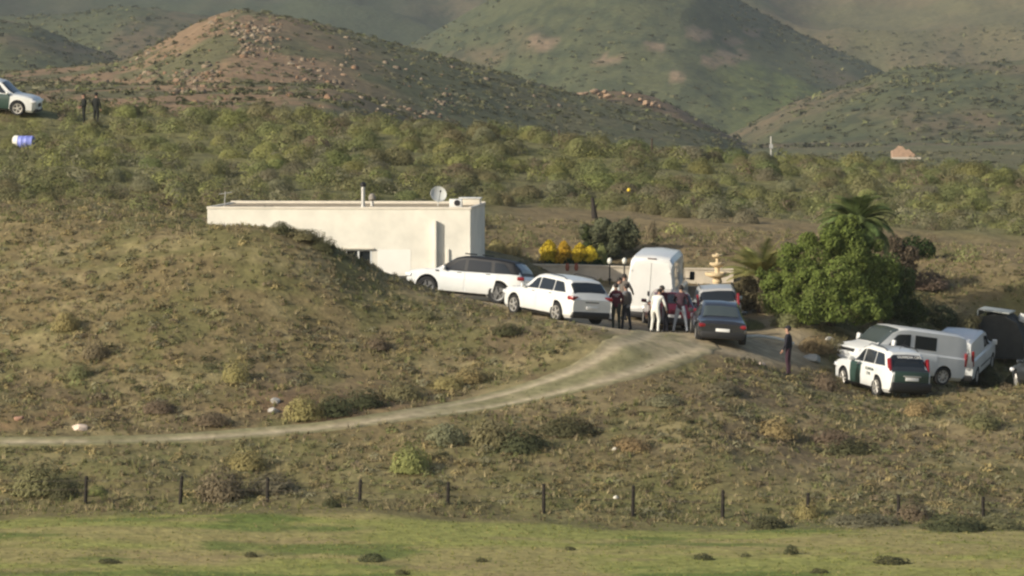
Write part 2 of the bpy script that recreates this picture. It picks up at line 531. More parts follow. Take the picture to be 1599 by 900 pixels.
# the hills share the ground's last row, column for column
us_h = us_f
ys_f = np.concatenate([geo(300, 540, 4, 1.01)[:-1], np.arange(540, 820, 2.2), geo(821, 1300, 2.6, 1.01)[:-1], geo(1301, 4800, 7, 1.012)])
hills = fan(ys_f, us_h, 'hills', m_hills, 'structure', '')

# ------------------------------------------------------------------ dirt track: worn ruts on a sheet over the ground
def catmull(pts, n):
    out = []
    for i in range(len(pts) - 1):
        p0 = pts[max(i - 1, 0)]; p1 = pts[i]; p2 = pts[i + 1]; p3 = pts[min(i + 2, len(pts) - 1)]
        for k in range(n):
            t = k / n
            out.append(0.5 * ((2 * p1) + (p2 - p0) * t + (2 * p0 - 5 * p1 + 4 * p2 - p3) * t * t + (3 * p1 - p0 - 3 * p2 + p3) * t ** 3))
    out.append(pts[-1])
    return out
tl = catmull([Vector((p.x, p.y, 0)) for p in TRACK], 24)
wl = np.interp(np.arange(len(tl)) / 24.0, np.arange(len(TRW)), TRW)
na = 33
tv = []; tcol = []
for i, p in enumerate(tl):
    d = (tl[min(i + 1, len(tl) - 1)] - tl[max(i - 1, 0)]).normalized()
    nrm = Vector((-d.y, d.x, 0))
    for j in range(na):
        s = (j / (na - 1) * 2 - 1)
        q = p + nrm * (s * wl[i] * 1.15)
        tv.append((q.x, q.y, s))
tv = np.array(tv)
sx = tv[:, 2].copy()
X_, Y_ = tv[:, 0], tv[:, 1]
edge = sstep(0.86, 1.0, np.abs(sx) + 0.22 * (fbm(X_ * 1.3, Y_ * 1.3, 3, 91) - 0.5))
wv = np.repeat(wl, na)
rut = np.exp(-((np.abs(sx) - 0.52) / 0.17) ** 2)
rut1 = np.exp(-((sx + 0.1) / 0.42) ** 2) * 0.85
nk = sstep(0.85, 0.55, wv)
rut = rut * (1 - nk) + rut1 * nk
zz = H(X_, Y_)
tv[:, 2] = zz + 0.035 - 0.035 * rut - 0.10 * edge
cc = np.zeros((len(tv), 3)) + np.array((0.215, 0.200, 0.105))
nn = fbm(X_ * 0.9, Y_ * 0.9, 4, 93)
cc = mixc(cc, (0.44, 0.37, 0.25), np.clip(rut * (0.55 + 0.8 * nn), 0, 1))
cc = mixc(cc, (0.33, 0.27, 0.175), sstep(0.5, 0.66, nn) * 0.3)
wk = sstep(-9, -14, X_) * sstep(0.42, 0.55, fbm(X_ * .7, Y_ * .7, 3, 99)) * .8
cc = mixc(cc, (0.19, 0.18, 0.09), wk)
cc = mixc(cc, (0.40, 0.33, 0.21), sstep(1.3, 1.5, wv) * (0.35 + 0.6 * sstep(0.40, 0.58, nn)))
cc = cc * (0.80 + 0.4 * vnoise(X_ * 5, Y_ * 5, 6))[:, None]
cc = mixc(cc, (0.18, 0.155, 0.085), edge)
idx = np.arange(len(tv)).reshape(len(tl), na)
ff = np.stack([idx[:-1, :-1], idx[:-1, 1:], idx[1:, 1:], idx[1:, :-1]], -1).reshape(-1, 4)
m_track = vcol_mat('track_dirt', nscale=2.5, namp=0.22, bump=0.4, bscale=5.0, bdist=0.06)
tr = mesh_np('dirt_track', tv, ff, [m_track], col=cc, smooth=True)
tr['kind'] = 'structure'

# ------------------------------------------------------------------ haze
bm = bmesh.new()
bm_box(bm, (0, 2400, 110), (9000, 5200, 262))
m_hz = bpy.data.materials.new('haze_air'); m_hz.use_nodes = True
t = m_hz.node_tree
t.nodes.remove(t.nodes['Principled BSDF'])
pv = t.nodes.new('ShaderNodeVolumePrincipled')
pv.inputs['Color'].default_value = (0.80, 0.88, 0.90, 1)
pv.inputs['Density'].default_value = 0.00009
pv.inputs['Anisotropy'].default_value = 0.0
t.links.new(pv.outputs[0], t.nodes['Material Output'].inputs['Volume'])
hz_o = from_bm('haze', bm, m_hz)
hz_o['kind'] = 'stuff'
# ------------------------------------------------------------------ white house
M_wall = pmat('wall_render', (0.74, 0.71, 0.62), 0.85, noise=0.16, nscale=0.8, bump=0.15, spec=0.2)
M_wall2 = pmat('wall_render_side', (0.68, 0.63, 0.53), 0.85, noise=0.12, nscale=1.5, bump=0.15, spec=0.2)
M_roof = pmat('roof_screed', (0.40, 0.33, 0.23), 0.95, noise=0.3, nscale=3, spec=0.1)
M_patch = pmat('fresh_paint', (0.80, 0.78, 0.72), 0.8, noise=0.04, nscale=2)
M_wallfoot = pmat('dark_wall_foot', (0.07, 0.07, 0.075), 0.8, noise=0.2)
M_black = pmat('black_plastic', (0.012, 0.012, 0.013), 0.55)
M_tyre = pmat('tyre_rubber', (0.018, 0.018, 0.018), 0.9, noise=0.2, nscale=20)
M_glass = pmat('dark_glass', (0.018, 0.022, 0.026), 0.08, spec=0.6)
M_glass2 = pmat('tinted_glass', (0.06, 0.075, 0.075), 0.10, spec=0.6)
M_white = pmat('white_paint', (0.70, 0.71, 0.69), 0.30, coat=0.5, noise=0.05, nscale=2)
M_whitev = pmat('van_white_paint', (0.75, 0.75, 0.72), 0.38, coat=0.4, noise=0.07, nscale=1.5)
M_rim = pmat('rim_alloy', (0.62, 0.60, 0.56), 0.35, metal=0.6)
M_rimd = pmat('dark_rim', (0.10, 0.10, 0.10), 0.4, metal=0.7)
M_red = pmat('red_lamp', (0.22, 0.010, 0.014), 0.2, coat=0.5)
M_lamp = pmat('clear_lamp', (0.75, 0.76, 0.78), 0.12, coat=0.8)
M_plate = pmat('number_plate', (0.78, 0.78, 0.76), 0.5)
M_green = pmat('police_green', (0.030, 0.062, 0.050), 0.4, coat=0.3)
M_blue = pmat('stripe_blue', (0.06, 0.09, 0.26), 0.4)
M_steel = pmat('galvanised_steel', (0.55, 0.55, 0.53), 0.45, metal=0.5, noise=0.1)
M_stone = pmat('cream_stone', (0.70, 0.55, 0.33), 0.8, noise=0.15, nscale=5, bump=0.2)
M_wallst = pmat('garden_wall_render', (0.62, 0.54, 0.42), 0.9, noise=0.18, nscale=2.2, bump=0.2)
M_wood = pmat('weathered_wood', (0.065, 0.045, 0.030), 0.9, noise=0.35, nscale=9, bump=0.4)

def boolean_cut(o, cutters):
    for c in cutters:
        md = o.modifiers.new('cut', 'BOOLEAN'); md.object = c; md.operation = 'DIFFERENCE'; md.solver = 'EXACT'
        md.material_mode = 'TRANSFER'
    bpy.context.view_layer.update()
    dg = bpy.context.evaluated_depsgraph_get()
    me = bpy.data.meshes.new_from_object(o.evaluated_get(dg), preserve_all_data_layers=True, depsgraph=dg)
    o.modifiers.clear()
    o.data = me
    for c in cutters:
        bpy.data.objects.remove(c, do_unlink=True)

# building frame: front wall from the far-left corner to the near-right corner
BL = P(331, 322, 158.0); BR = P(735, 325, 157.2)
yaw = math.atan2(-0.78, 10.1)
bz0 = 0.6
ztop = BR.z
Lb = 10.35; Db = 6.6
base = Vector((BR.x - Lb * math.cos(yaw), BR.y - Lb * math.sin(yaw), 0))
hb = empty('house', (base.x, base.y, bz0), (0, 0, yaw),
           label='long low cream-white flat-roofed house half hidden behind the scrubby bank', cat='house')
Ht = ztop - bz0
bm = bmesh.new()
bm_box(bm, (Lb / 2, Db / 2, Ht / 2 - 0.03), (Lb, Db, Ht - 0.06), bevel=0.02, seg=1)
wall = from_bm('wall', bm, M_wall, hb)
bm = bmesh.new(); bm_box(bm, (5.95, 0.0, P(0, 399, 157.4).z - bz0 - 0.15), (1.05, 0.5, 0.75))
boolean_cut(wall, [from_bm('cutter', bm, M_wallfoot, hb)])
# parapet ring and screed
bm = bmesh.new()
bm_box(bm, (Lb / 2, 0.06, Ht - 0.02), (Lb + 0.06, 0.16, 0.10), bevel=0.015, seg=1)
bm_box(bm, (Lb / 2, Db - 0.06, Ht + 0.01), (Lb + 0.06, 0.16, 0.14), bevel=0.015, seg=1)
bm_box(bm, (0.05, Db / 2, Ht - 0.021), (0.16, Db - 0.3, 0.10), bevel=0.015, seg=1)
bm_box(bm, (Lb - 0.05, Db / 2, Ht - 0.021), (0.16, Db - 0.3, 0.10), bevel=0.015, seg=1)
from_bm('parapet', bm, M_wall2, hb)
bm = bmesh.new(); bm_box(bm, (Lb / 2, Db / 2, Ht - 0.05), (Lb - 0.35, Db - 0.35, 0.07))
from_bm('roof', bm, M_roof, hb)
# shallow pier and drain slot near the right end
bm = bmesh.new(); bm_box(bm, (8.98, -0.07, Ht / 2 - 0.25), (0.10, 0.36, Ht - 0.5), bevel=0.01, seg=1)
from_bm('pier', bm, M_wall, hb)
bm = bmesh.new(); bm_box(bm, (9.46, -0.04, Ht / 2 - 0.75), (0.10, 0.10, Ht - 1.7), bevel=0.01, seg=1)
from_bm('drainpipe', bm, M_wall, hb)
wz = P(0, 399, 157.4).z - bz0 - 0.15
bm = bmesh.new()
bm_box(bm, (5.95, 0.03, wz + 0.345), (1.05, 0.09, 0.06)); bm_box(bm, (5.95, 0.032, wz), (0.07, 0.09, 0.63)); bm_box(bm, (5.455, 0.031, wz), (0.06, 0.09, 0.63)); bm_box(bm, (6.445, 0.031, wz), (0.06, 0.09, 0.63))
wf = from_bm('window', bm, M_white, hb)
bm = bmesh.new(); bm_box(bm, (5.95, 0.10, wz), (0.93, 0.02, 0.66)); from_bm('pane', bm, M_glass, wf)
bm = bmesh.new(); bm_box(bm, (5.95, -0.05, wz + 0.41), (1.2, 0.14, 0.05)); from_bm('lintel', bm, M_wall2, wf)
bm = bmesh.new(); bm_box(bm, (7.35, -0.004, P(0, 405, 157.3).z - bz0 - 0.1), (1.3, 0.008, 0.95)); from_bm('painted_patch', bm, M_patch, hb)
bm = bmesh.new(); bm_box(bm, (8.2, -0.03, P(0, 436, 157.3).z - bz0 - 0.25), (4.2, 0.06, 0.75)); from_bm('wall_foot_strip', bm, M_wallfoot, hb)  # dark-coloured strip along the foot of the front wall, right half

def onroof(px, py, dep):
    """point on the roof, dep metres behind the front wall"""
    D = 157.4 + dep
    p = P(px, py, D)
    return Vector((p.x, p.y, ztop - 0.02))
# flue
p = onroof(567, 318, 1.2)
t_ = empty('chimney_pipe', p, label='tall grey metal flue pipe with dark cap on the house roof', cat='chimney pipe')
bm = bmesh.new(); bm_tube(bm, (0, 0, -0.05), (0, 0, 0.82), 0.075, n=12); bm_tube(bm, (0, 0, -0.03), (0, 0, 0.05), 0.12, n=12); from_bm('pipe', bm, M_steel, t_, 40)
bm = bmesh.new(); bm_lathe(bm, [(0, 1.02), (0.05, 1.0), (0.12, 0.92), (0.12, 0.85), (0.07, 0.80), (0, 0.80)], 12); from_bm('cap', bm, M_black, t_, 40)
p = onroof(581, 318, 2.6)
t_ = empty('roof_vent', p, label='short stubby roof vent beside the tall flue pipe', cat='roof vent')
bm = bmesh.new(); bm_tube(bm, (0, 0, -0.05), (0, 0, 0.26), 0.07, n=10); from_bm('pipe', bm, M_steel, t_, 40)
bm = bmesh.new(); bm_lathe(bm, [(0, 0.52), (0.08, 0.50), (0.14, 0.40), (0.15, 0.28), (0.08, 0.22), (0, 0.22)], 12); from_bm('cowl', bm, pmat('grey_cowl', (0.22, 0.2, 0.17), 0.7), t_, 40)
# dish
p = onroof(684, 318, 3.2)
t_ = empty('satellite_dish', p, label='pale round satellite dish on a short mast on the roof', cat='satellite dish')
bm = bmesh.new(); bm_tube(bm, (0, 0, -0.05), (0, 0, 0.45), 0.025, n=8); from_bm('mast', bm, M_steel, t_, 40)
bm = bmesh.new()
Md = Matrix.Translation((0, -0.08, 0.45)) @ Vector((0.25, -0.9, 0.35)).to_track_quat('Z', 'Y').to_matrix().to_4x4()
bm_lathe(bm, [(0, 0), (0.12, 0.012), (0.24, 0.05), (0.33, 0.10), (0.335, 0.085), (0.24, 0.03), (0.12, -0.01), (0, -0.02)], 20, Md)
from_bm('reflector', bm, pmat('dish_grey', (0.50, 0.52, 0.50), 0.6), t_, 50)
bm = bmesh.new(); bm_tube(bm, Md @ Vector((0, -0.3, 0.05)), Md @ Vector((0, 0, 0.42)), 0.012, n=6); bm_tube(bm, Md @ Vector((0, 0, 0.38)), Md @ Vector((0, 0, 0.46)), 0.035, n=8); from_bm('feed_arm', bm, M_black, t_)
# roof unit + low tank near the right end
p = onroof(712, 322, 1.3)
t_ = empty('air_conditioner', p, (0, 0, yaw), label='white box fan unit near the right end of the roof', cat='air conditioner')
bm = bmesh.new(); bm_box(bm, (0, 0, 0.16), (0.50, 0.34, 0.34), bevel=0.02); from_bm('casing', bm, M_white, t_, 40)
bm = bmesh.new(); bm_tube(bm, (0.06, -0.16, 0.18), (0.06, -0.19, 0.18), 0.12, n=16); from_bm('fan_grille', bm, M_black, t_)
p = onroof(735, 322, 4.8)
t_ = empty('roof_hatch', p, (0, 0, yaw), label='low white roof hatch in the far right roof corner', cat='roof hatch')
bm = bmesh.new(); bm_box(bm, (0, 0, 0.12), (0.8, 0.7, 0.26), bevel=0.02); from_bm('curb', bm, M_wall2, t_, 40)
bm = bmesh.new(); bm_box(bm, (0, 0, 0.28), (0.9, 0.8, 0.05), bevel=0.01); from_bm('cover', bm, M_white, t_, 40)
p = onroof(350, 318, 2.0)
t_ = empty('aerial', p, label='thin bent TV aerial at the left end of the roof', cat='aerial')
bm = bmesh.new(); bm_tube(bm, (0, 0, -0.05), (0.05, 0, 0.6), 0.018, n=6)
from_bm('mast', bm, M_steel, t_)
bm = bmesh.new(); bm_tube(bm, (-0.2, 0, 0.5), (0.3, 0.05, 0.58), 0.014, n=6)
for k in range(4): bm_tube(bm, (-0.15 + k * 0.12, -0.12, 0.51 + k * 0.02), (-0.15 + k * 0.12, 0.14, 0.51 + k * 0.02), 0.01, n=5)
from_bm('boom', bm, M_steel, t_)
bm = bmesh.new()
for k in range(5):
    bm_box(bm, (k * 0.35 + random.uniform(-.05, .05), random.uniform(-0.4, 0.4), 0.03 + 0.02 * (k % 2)), (0.5, 0.35, 0.05), Matrix.Rotation(random.uniform(-0.5, 0.5), 3, 'Z'), bevel=0.01, seg=1)
o = from_bm('roof_sheeting', bm, pmat('old_sheet', (0.16, 0.14, 0.11), 0.9, noise=0.3)); o.location = onroof(362, 320, 1.4)
tag(o, 'pile of dark old sheeting lying on the left end of the roof', 'sheeting')

# ------------------------------------------------------------------ garden wall, fountain, pots, lamps
def strip_wall(name, pts, h, th, mat, label, cat='wall', cope=None):
    root = empty(name, (0, 0, 0), label=label, cat=cat)
    for nm, dz0, dz1, t2, mt in (('wall_face', -0.5, h, th, mat), ('coping', h + 0.002, h + 0.07, th + 0.08, cope or mat)):
        bm = bmesh.new()
        prev = None
        for i, p in enumerate(pts):
            d = (pts[min(i + 1, len(pts) - 1)] - pts[max(i - 1, 0)]); d.z = 0; d.normalize()
            nn_ = Vector((-d.y, d.x, 0)) * t2 / 2
            zb = p.z
            ring = [bm.verts.new((p.x - nn_.x, p.y - nn_.y, zb + dz0)), bm.verts.new((p.x + nn_.x, p.y + nn_.y, zb + dz0)),
                    bm.verts.new((p.x + nn_.x, p.y + nn_.y, zb + dz1)), bm.verts.new((p.x - nn_.x, p.y - nn_.y, zb + dz1))]
            if prev:
                for k in range(4): bm.faces.new((prev[k], prev[(k + 1) % 4], ring[(k + 1) % 4], ring[k]))
            else: bm.faces.new(ring[::-1])
            prev = ring
        bm.faces.new(prev)
        from_bm(nm, bm, mt, root)
    return root
pts = [P(x, y, 165.5) for x, y in ((745, 441), (820, 440), (900, 441), (965, 443), (1030, 446), (1145, 447))]
strip_wall('garden_wall', pts, 0.66, 0.2, M_wallst, 'low cream garden wall running behind the white vans and hedge', 'wall')
# second lower step wall right of the van
pts = [P(x, y, 160.0) for x, y in ((1068, 466), (1105, 467), (1150, 469))]
strip_wall('terrace_wall', pts, 0.42, 0.25, pmat('terrace_render', (0.42, 0.33, 0.25), 0.9, noise=0.15), 'short pinkish terrace wall in front of the fountain', 'wall')

p = P(1120, 459, 162)
t_ = empty('fountain', p, label='tiered cream stone fountain standing above the dark saloon car', cat='fountain')
s_ = 1.0
def lat(nm, prof, n=28):
    bm = bmesh.new(); bm_lathe(bm, prof, n); return from_bm(nm, bm, M_stone, t_, 40)
lat('pedestal', [(0, -0.4), (0.28, -0.4), (0.28, 0.15), (0.2, 0.22), (0.14, 0.35), (0.20, 0.5), (0.16, 0.62), (0.3, 0.70), (0, 0.72)])
lat('lower_bowl', [(0, 0.62), (0.2, 0.64), (0.46, 0.72), (0.50, 0.80), (0.50, 0.86), (0.44, 0.86), (0.38, 0.79), (0, 0.77)])
lat('column', [(0, 0.76), (0.13, 0.78), (0.09, 0.9), (0.12, 1.05), (0.07, 1.12), (0, 1.12)])
lat('middle_bowl', [(0, 1.04), (0.12, 1.06), (0.27, 1.13), (0.31, 1.20), (0.31, 1.25), (0.26, 1.25), (0.2, 1.2), (0, 1.18)])
lat('upper_column', [(0, 1.18), (0.08, 1.2), (0.055, 1.32), (0.07, 1.4), (0.05, 1.44), (0, 1.44)])
lat('top_bowl', [(0, 1.40), (0.08, 1.42), (0.20, 1.50), (0.22, 1.57), (0.17, 1.58), (0.08, 1.54), (0.05, 1.62), (0, 1.64)])

for px, py, lb in ((952, 437, 'white globe garden lamp behind the crouched group, nearer the hedge'), (975, 437, 'white globe garden lamp beside the tall white van')):
    p = P(px, py, 164.6)
    t_ = empty('garden_lamp', p, label=lb, cat='garden lamp', group='globe lamps by the garden wall')
    bm = bmesh.new(); bm_tube(bm, (0, 0, -0.2), (0, 0, 0.64), 0.03, n=8); bm_tube(bm, (0, 0, -0.05), (0, 0, 0.05), 0.07, n=8); from_bm('post', bm, M_black, t_)
    bm = bmesh.new(); ico(bm, (0, 0, 0.76), (0.1, 0.1, 0.14)); from_bm('globe', bm, pmat('opal_globe', (0.8, 0.78, 0.68), 0.4), t_, 60)

# tied pots/red-white figures over the wall (terracotta jars)
for px, lb in ((886, 'terracotta jar on the garden wall, nearer the white house'), (900, 'terracotta jar on the garden wall, nearer the tall van')):
    p = P(px, 418, 164.9)
    t_ = empty('clay_jar', p, label=lb, cat='jar', group='clay jars on the garden wall')
    bm = bmesh.new(); bm_lathe(bm, [(0, -0.14), (0.06, -0.14), (0.09, 0.0), (0.08, 0.10), (0.05, 0.15), (0.065, 0.18), (0.04, 0.18), (0, 0.14)], 14)
    from_bm('jar_body', bm, pmat('terracotta', (0.30, 0.10, 0.06), 0.8, noise=0.2), t_, 40)

# pale hose and kerb stones beyond the standing officer
pts = [P(x, y, 149.6) for x, y in ((1160, 526), (1185, 525), (1210, 528), (1226, 532), (1240, 537))]
bm = bmesh.new()
for a, b in zip(pts, pts[1:]): bm_tube(bm, a, b, 0.055, n=8)
o = from_bm('drain_pipe', bm, pmat('pale_pipe', (0.55, 0.57, 0.52), 0.6, noise=0.1))
tag(o, 'pale plastic pipe lying on the ground behind the standing officer', 'pipe')

def rock(name, px, py, D, s, label, col=(0.42, 0.34, 0.26), group=None, seed=0, cat='rock', sink=0.3):
    p = P(px, py, D)
    z = Hs(p.x, p.y)
    bm = bmesh.new(); bmesh.ops.create_icosphere(bm, subdivisions=3, radius=1)
    r = random.Random(seed + 5)
    off = [Vector((r.uniform(-1, 1), r.uniform(-1, 1), r.uniform(-1, 1))).normalized() for _ in range(9)]
    cut = [r.uniform(0.55, 0.9) for _ in range(9)]
    for v in bm.verts:
        for d, c in zip(off, cut):
            k = v.co.dot(d)
            if k > c: v.co -= d * (k - c)
        v.co *= 1 + 0.05 * r.uniform(-1, 1)
        v.co = Vector((v.co.x * s[0], v.co.y * s[1], v.co.z * s[2]))
    o = from_bm(name, bm, ROCKM.setdefault(col, pmat('rock_stone', col, 0.9, noise=0.25, nscale=3, bump=0.4)), None, 35)
    o.location = (p.x, p.y, z + s[2] * (1 - 2 * sink) * 0.6)
    o.rotation_euler = (0, 0, r.uniform(0, 6))
    tag(o, label, cat, group)
    return o
ROCKM = {}
WR = (0.62, 0.50, 0.40)
rock('rock', 125, 672, 131.6, (0.34, 0.28, 0.13), 'flat pale pinkish rock just above the dirt track', WR, seed=1)
rock('rock', 31, 664, 132.2, (0.20, 0.18, 0.12), 'small reddish rock above the track near its far left end', (0.34, 0.2, 0.14), seed=2)
rock('rock', 430, 632, 134.6, (0.20, 0.18, 0.14), 'upper pale grey rock in front of the tan bush beside the track', (0.42, 0.40, 0.36), seed=3)
rock('rock', 428, 648, 133.8, (0.22, 0.18, 0.14), 'lower pale grey rock in front of the tan bush beside the track', (0.42, 0.40, 0.36), seed=4)
rock('rock', 1268, 549, 148.6, (0.45, 0.35, 0.20), 'smooth grey boulder between the officer and the blue-striped van', (0.33, 0.34, 0.31), seed=5)
rock('rock', 1190, 561, 143.5, (0.13, 0.12, 0.10), 'small pale stone on the slope just left of the officer', WR, seed=6)
rock('rock', 1176, 557, 144.0, (0.11, 0.08, 0.07), 'small flat pale stone beside a rounder one near the officer', WR, seed=7)
rock('rock', 1296, 519, 152.0, (0.3, 0.2, 0.14), 'pale stone under the green tree by the van bonnet', (0.5, 0.48, 0.42), seed=8)
rock('rock', 960, 694, 130.5, (0.10, 0.1, 0.08), 'tiny white stone in the grass below the track bend', (0.7, 0.66, 0.56), seed=9)
rock('rock', 962, 773, 126.0, (0.09, 0.09, 0.07), 'tiny white stone just above the fence line', (0.7, 0.66, 0.56), seed=10)
# tumbled boulders on the rocky hill and on the spur behind it
bl_ = [(395, 62), (402, 70), (383, 66), (415, 50), (388, 78), (425, 44), (372, 60), (408, 58), (398, 48), (418, 66), (290, 122), (300, 135), (312, 128), (288, 118), (318, 140), (330, 132), (306, 146), (276, 130),
       (340, 30), (328, 36), (232, 84), (216, 92), (205, 96), (455, 100), (470, 106), (482, 112), (500, 120), (536, 118), (610, 170), (622, 172), (600, 168), (632, 167), (670, 176), (664, 178), (688, 178), (640, 172), (590, 175)]
ORD = ['first', 'second', 'third', 'fourth', 'fifth', 'sixth', 'seventh', 'eighth', 'ninth', 'tenth', 'eleventh', 'twelfth', 'thirteenth', 'fourteenth', 'fifteenth', 'sixteenth', 'seventeenth', 'eighteenth']
bl_.sort()
ord_n = {}
for i, (px, py) in enumerate(bl_):
    # find the distance where the slope meets this line of sight
    ds = np.arange(330, 830, 2.0)
    hh_ = H((px - 799.5) / F * ds, ds, False)
    vis = hh_ - (CZ - (py - HY) / F * ds)
    ok_ = np.where(vis >= 0)[0]
    D_ = float(ds[ok_[0]]) if len(ok_) else 640.0
    s = random.uniform(0.28, 0.62) * (1.2 if py < 150 else 0.9)
    c_ = (0.28, 0.225, 0.155) if i % 3 else (0.27, 0.18, 0.115)
    g_ = 'boulders near the rocky hilltop' if py < 85 else ('boulders on the flank of the rocky hill' if py < 160 else 'orange rocks at the foot of the rocky hill')
    ord_n[g_] = ord_n.get(g_, 0) + 1
    rock('boulder', px, py, D_, (s * 1.25, s, s * 0.75),
         {'boulders near the rocky hilltop': 'pale boulder among the tumble near the reddish hilltop',
          'boulders on the flank of the rocky hill': 'pale boulder scattered on the brown flank of the rocky hill',
          'orange rocks at the foot of the rocky hill': 'small orange rock low on the hill behind the scrub crest'}[g_] + ', ' + ORD[ord_n[g_] - 1] + ' from the left', c_, g_, seed=20 + i, cat='boulder', sink=0.25)
for i, (px, py) in enumerate([(905, 148), (915, 146), (928, 143), (935, 147), (944, 144), (938, 152), (948, 150), (985, 150), (1000, 156), (1008, 161), (1018, 163), (1024, 160), (1030, 166), (975, 146)]):
    px, py = sorted([(905, 148), (915, 146), (928, 143), (935, 147), (944, 144), (938, 152), (948, 150), (985, 150), (1000, 156), (1008, 161), (1018, 163), (1024, 160), (1030, 166), (975, 146)])[i]
    D_ = 985.0
    s = random.uniform(0.45, 1.0)
    o = rock('boulder', px, py, D_, (s * 1.5, s, s * 0.8), 'orange-tan crag block on the spur crest, ' + ORD[i] + ' from the left', (0.30, 0.20, 0.125), 'crag blocks on the spur crest', seed=70 + i, cat='boulder')
    o.location.z = P(px, py, D_).z
# ------------------------------------------------------------------ vehicles
def ring_half(w, zb, zbelt, zr, wr):
    p = [(0, zb), (w * 0.84, zb), (w * 0.965, zb + 0.12), (w, zb + (zbelt - zb) * 0.5), (w * 0.985, zbelt - 0.07), (w * 0.93, zbelt)]
    g = zr - zbelt
    zb_big = zr > 2.3
    if g > 0.18:
        if zb_big: p += [(wr, zr - 0.24), (wr * 0.84, zr - 0.06), (0, zr)]
        else: p += [(wr, zr - 0.10), (wr * 0.86, zr - 0.025), (0, zr)]
    else:
        p += [(w * 0.84, zbelt + g * 0.45), (w * 0.6, zbelt + g * 0.85), (0, zbelt + g)]
    return p

class Loft:
    def __init__(self, st):
        # st rows: x, halfwidth, zb, zbelt, zroof, roof halfwidth ; from front (large x) to rear
        self.st = [np.array([(s[0], y, z) for y, z in ring_half(*s[1:])]) for s in st]
        self.xs = np.array([s[0] for s in st])
    def pt(self, x, t, side=1):
        xs = -self.xs
        i = int(np.clip(np.searchsorted(xs, -x) - 1, 0, len(xs) - 2))
        f = (self.xs[i] - x) / (self.xs[i] - self.xs[i + 1]); f = min(max(f, 0), 1)
        k = int(min(math.floor(t), 7)); g = t - k
        A = self.st[i][k] * (1 - g) + self.st[i][k + 1] * g
        B = self.st[i + 1][k] * (1 - g) + self.st[i + 1][k + 1] * g
        q = A * (1 - f) + B * f
        return Vector((x, q[1] * side, q[2]))
    def nrm(self, x, t, side=1):
        e = 0.02
        a = self.pt(min(x + e, self.xs[0]), t, side) - self.pt(max(x - e, self.xs[-1]), t, side)
        t0, t1 = max(t - 0.1, 0), min(t + 0.1, 8)
        b = self.pt(x, t1, side) - self.pt(x, t0, side)
        n = a.cross(b)
        if n.length < 1e-9: return Vector((0, side, 0))
        n.normalize()
        c = self.pt(x, t, side)
        if n.dot(Vector((0, c.y, c.z - 0.8))) < 0: n = -n
        return n
    def body(self, mat, parent):
        bm = bmesh.new()
        rings = []
        for s in self.st:
            pts = [tuple(p) for p in s] + [(p[0], -p[1], p[2]) for p in s[::-1][1:-1]]
            rings.append([bm.verts.new(p) for p in pts])
        n = len(rings[0])
        for A, B in zip(rings, rings[1:]):
            for i in range(n): bm.faces.new((A[i], A[(i + 1) % n], B[(i + 1) % n], B[i]))
        bm.faces.new(rings[0]); bm.faces.new(rings[-1][::-1])
        return from_bm('body', bm, mat, parent)
    def patch(self, name, mat, parent, xf0, xf1, xr0, xr1, t0, t1, side=1, off=0.008, nx=10, nt_=4):
        """quad patch: bottom edge t0 spans xf0..xr0, top edge t1 spans xf1..xr1; folded down to a real rim"""
        bm = bmesh.new(); g = []
        ts = sorted({t0, t1, *[float(k) for k in range(1, 8) if t0 + 0.02 < k < t1 - 0.02], *[t0 + (t1 - t0) * k / nt_ for k in range(nt_ + 1)]})
        nx = 24
        for t in ts:
            v = (t - t0) / (t1 - t0); row = []
            for i in range(nx + 1):
                u = i / nx
                x = (xf0 * (1 - u) + xr0 * u) * (1 - v) + (xf1 * (1 - u) + xr1 * u) * v
                row.append(bm.verts.new(self.pt(x, t, side) + self.nrm(x, t, side) * (off + 0.004)))
            g.append(row)
        for j in range(len(ts) - 1):
            for i in range(nx): bm.faces.new((g[j][i], g[j][i + 1], g[j + 1][i + 1], g[j + 1][i]))
        return from_bm(name, bm, mat, parent, 50)
    def screen(self, name, mat, parent, x0, x1, t0=6.05, off=0.008, t0b=None):
        """patch across the whole width (windscreen, rear window, bonnet)"""
        bm = bmesh.new(); g = []
        NX, NT = 10, 10
        for j in range(NX + 1):
            v = j / NX; x = x0 * (1 - v) + x1 * v
            row = []
            ta = t0 if t0b is None else t0 * (1 - v) + t0b * v
            for i in range(NT + 1): t = ta + (8 - ta) * i / NT; row.append((self.pt(x, t, 1) + self.nrm(x, t, 1) * off))
            full = row + [Vector((p.x, -p.y, p.z)) for p in row[::-1][1:]]
            g.append([bm.verts.new(p) for p in full])
        for j in range(NX):
            for i in range(len(g[0]) - 1): bm.faces.new((g[j][i], g[j][i + 1], g[j + 1][i + 1], g[j + 1][i]))
        return from_bm(name, bm, mat, parent, 50)

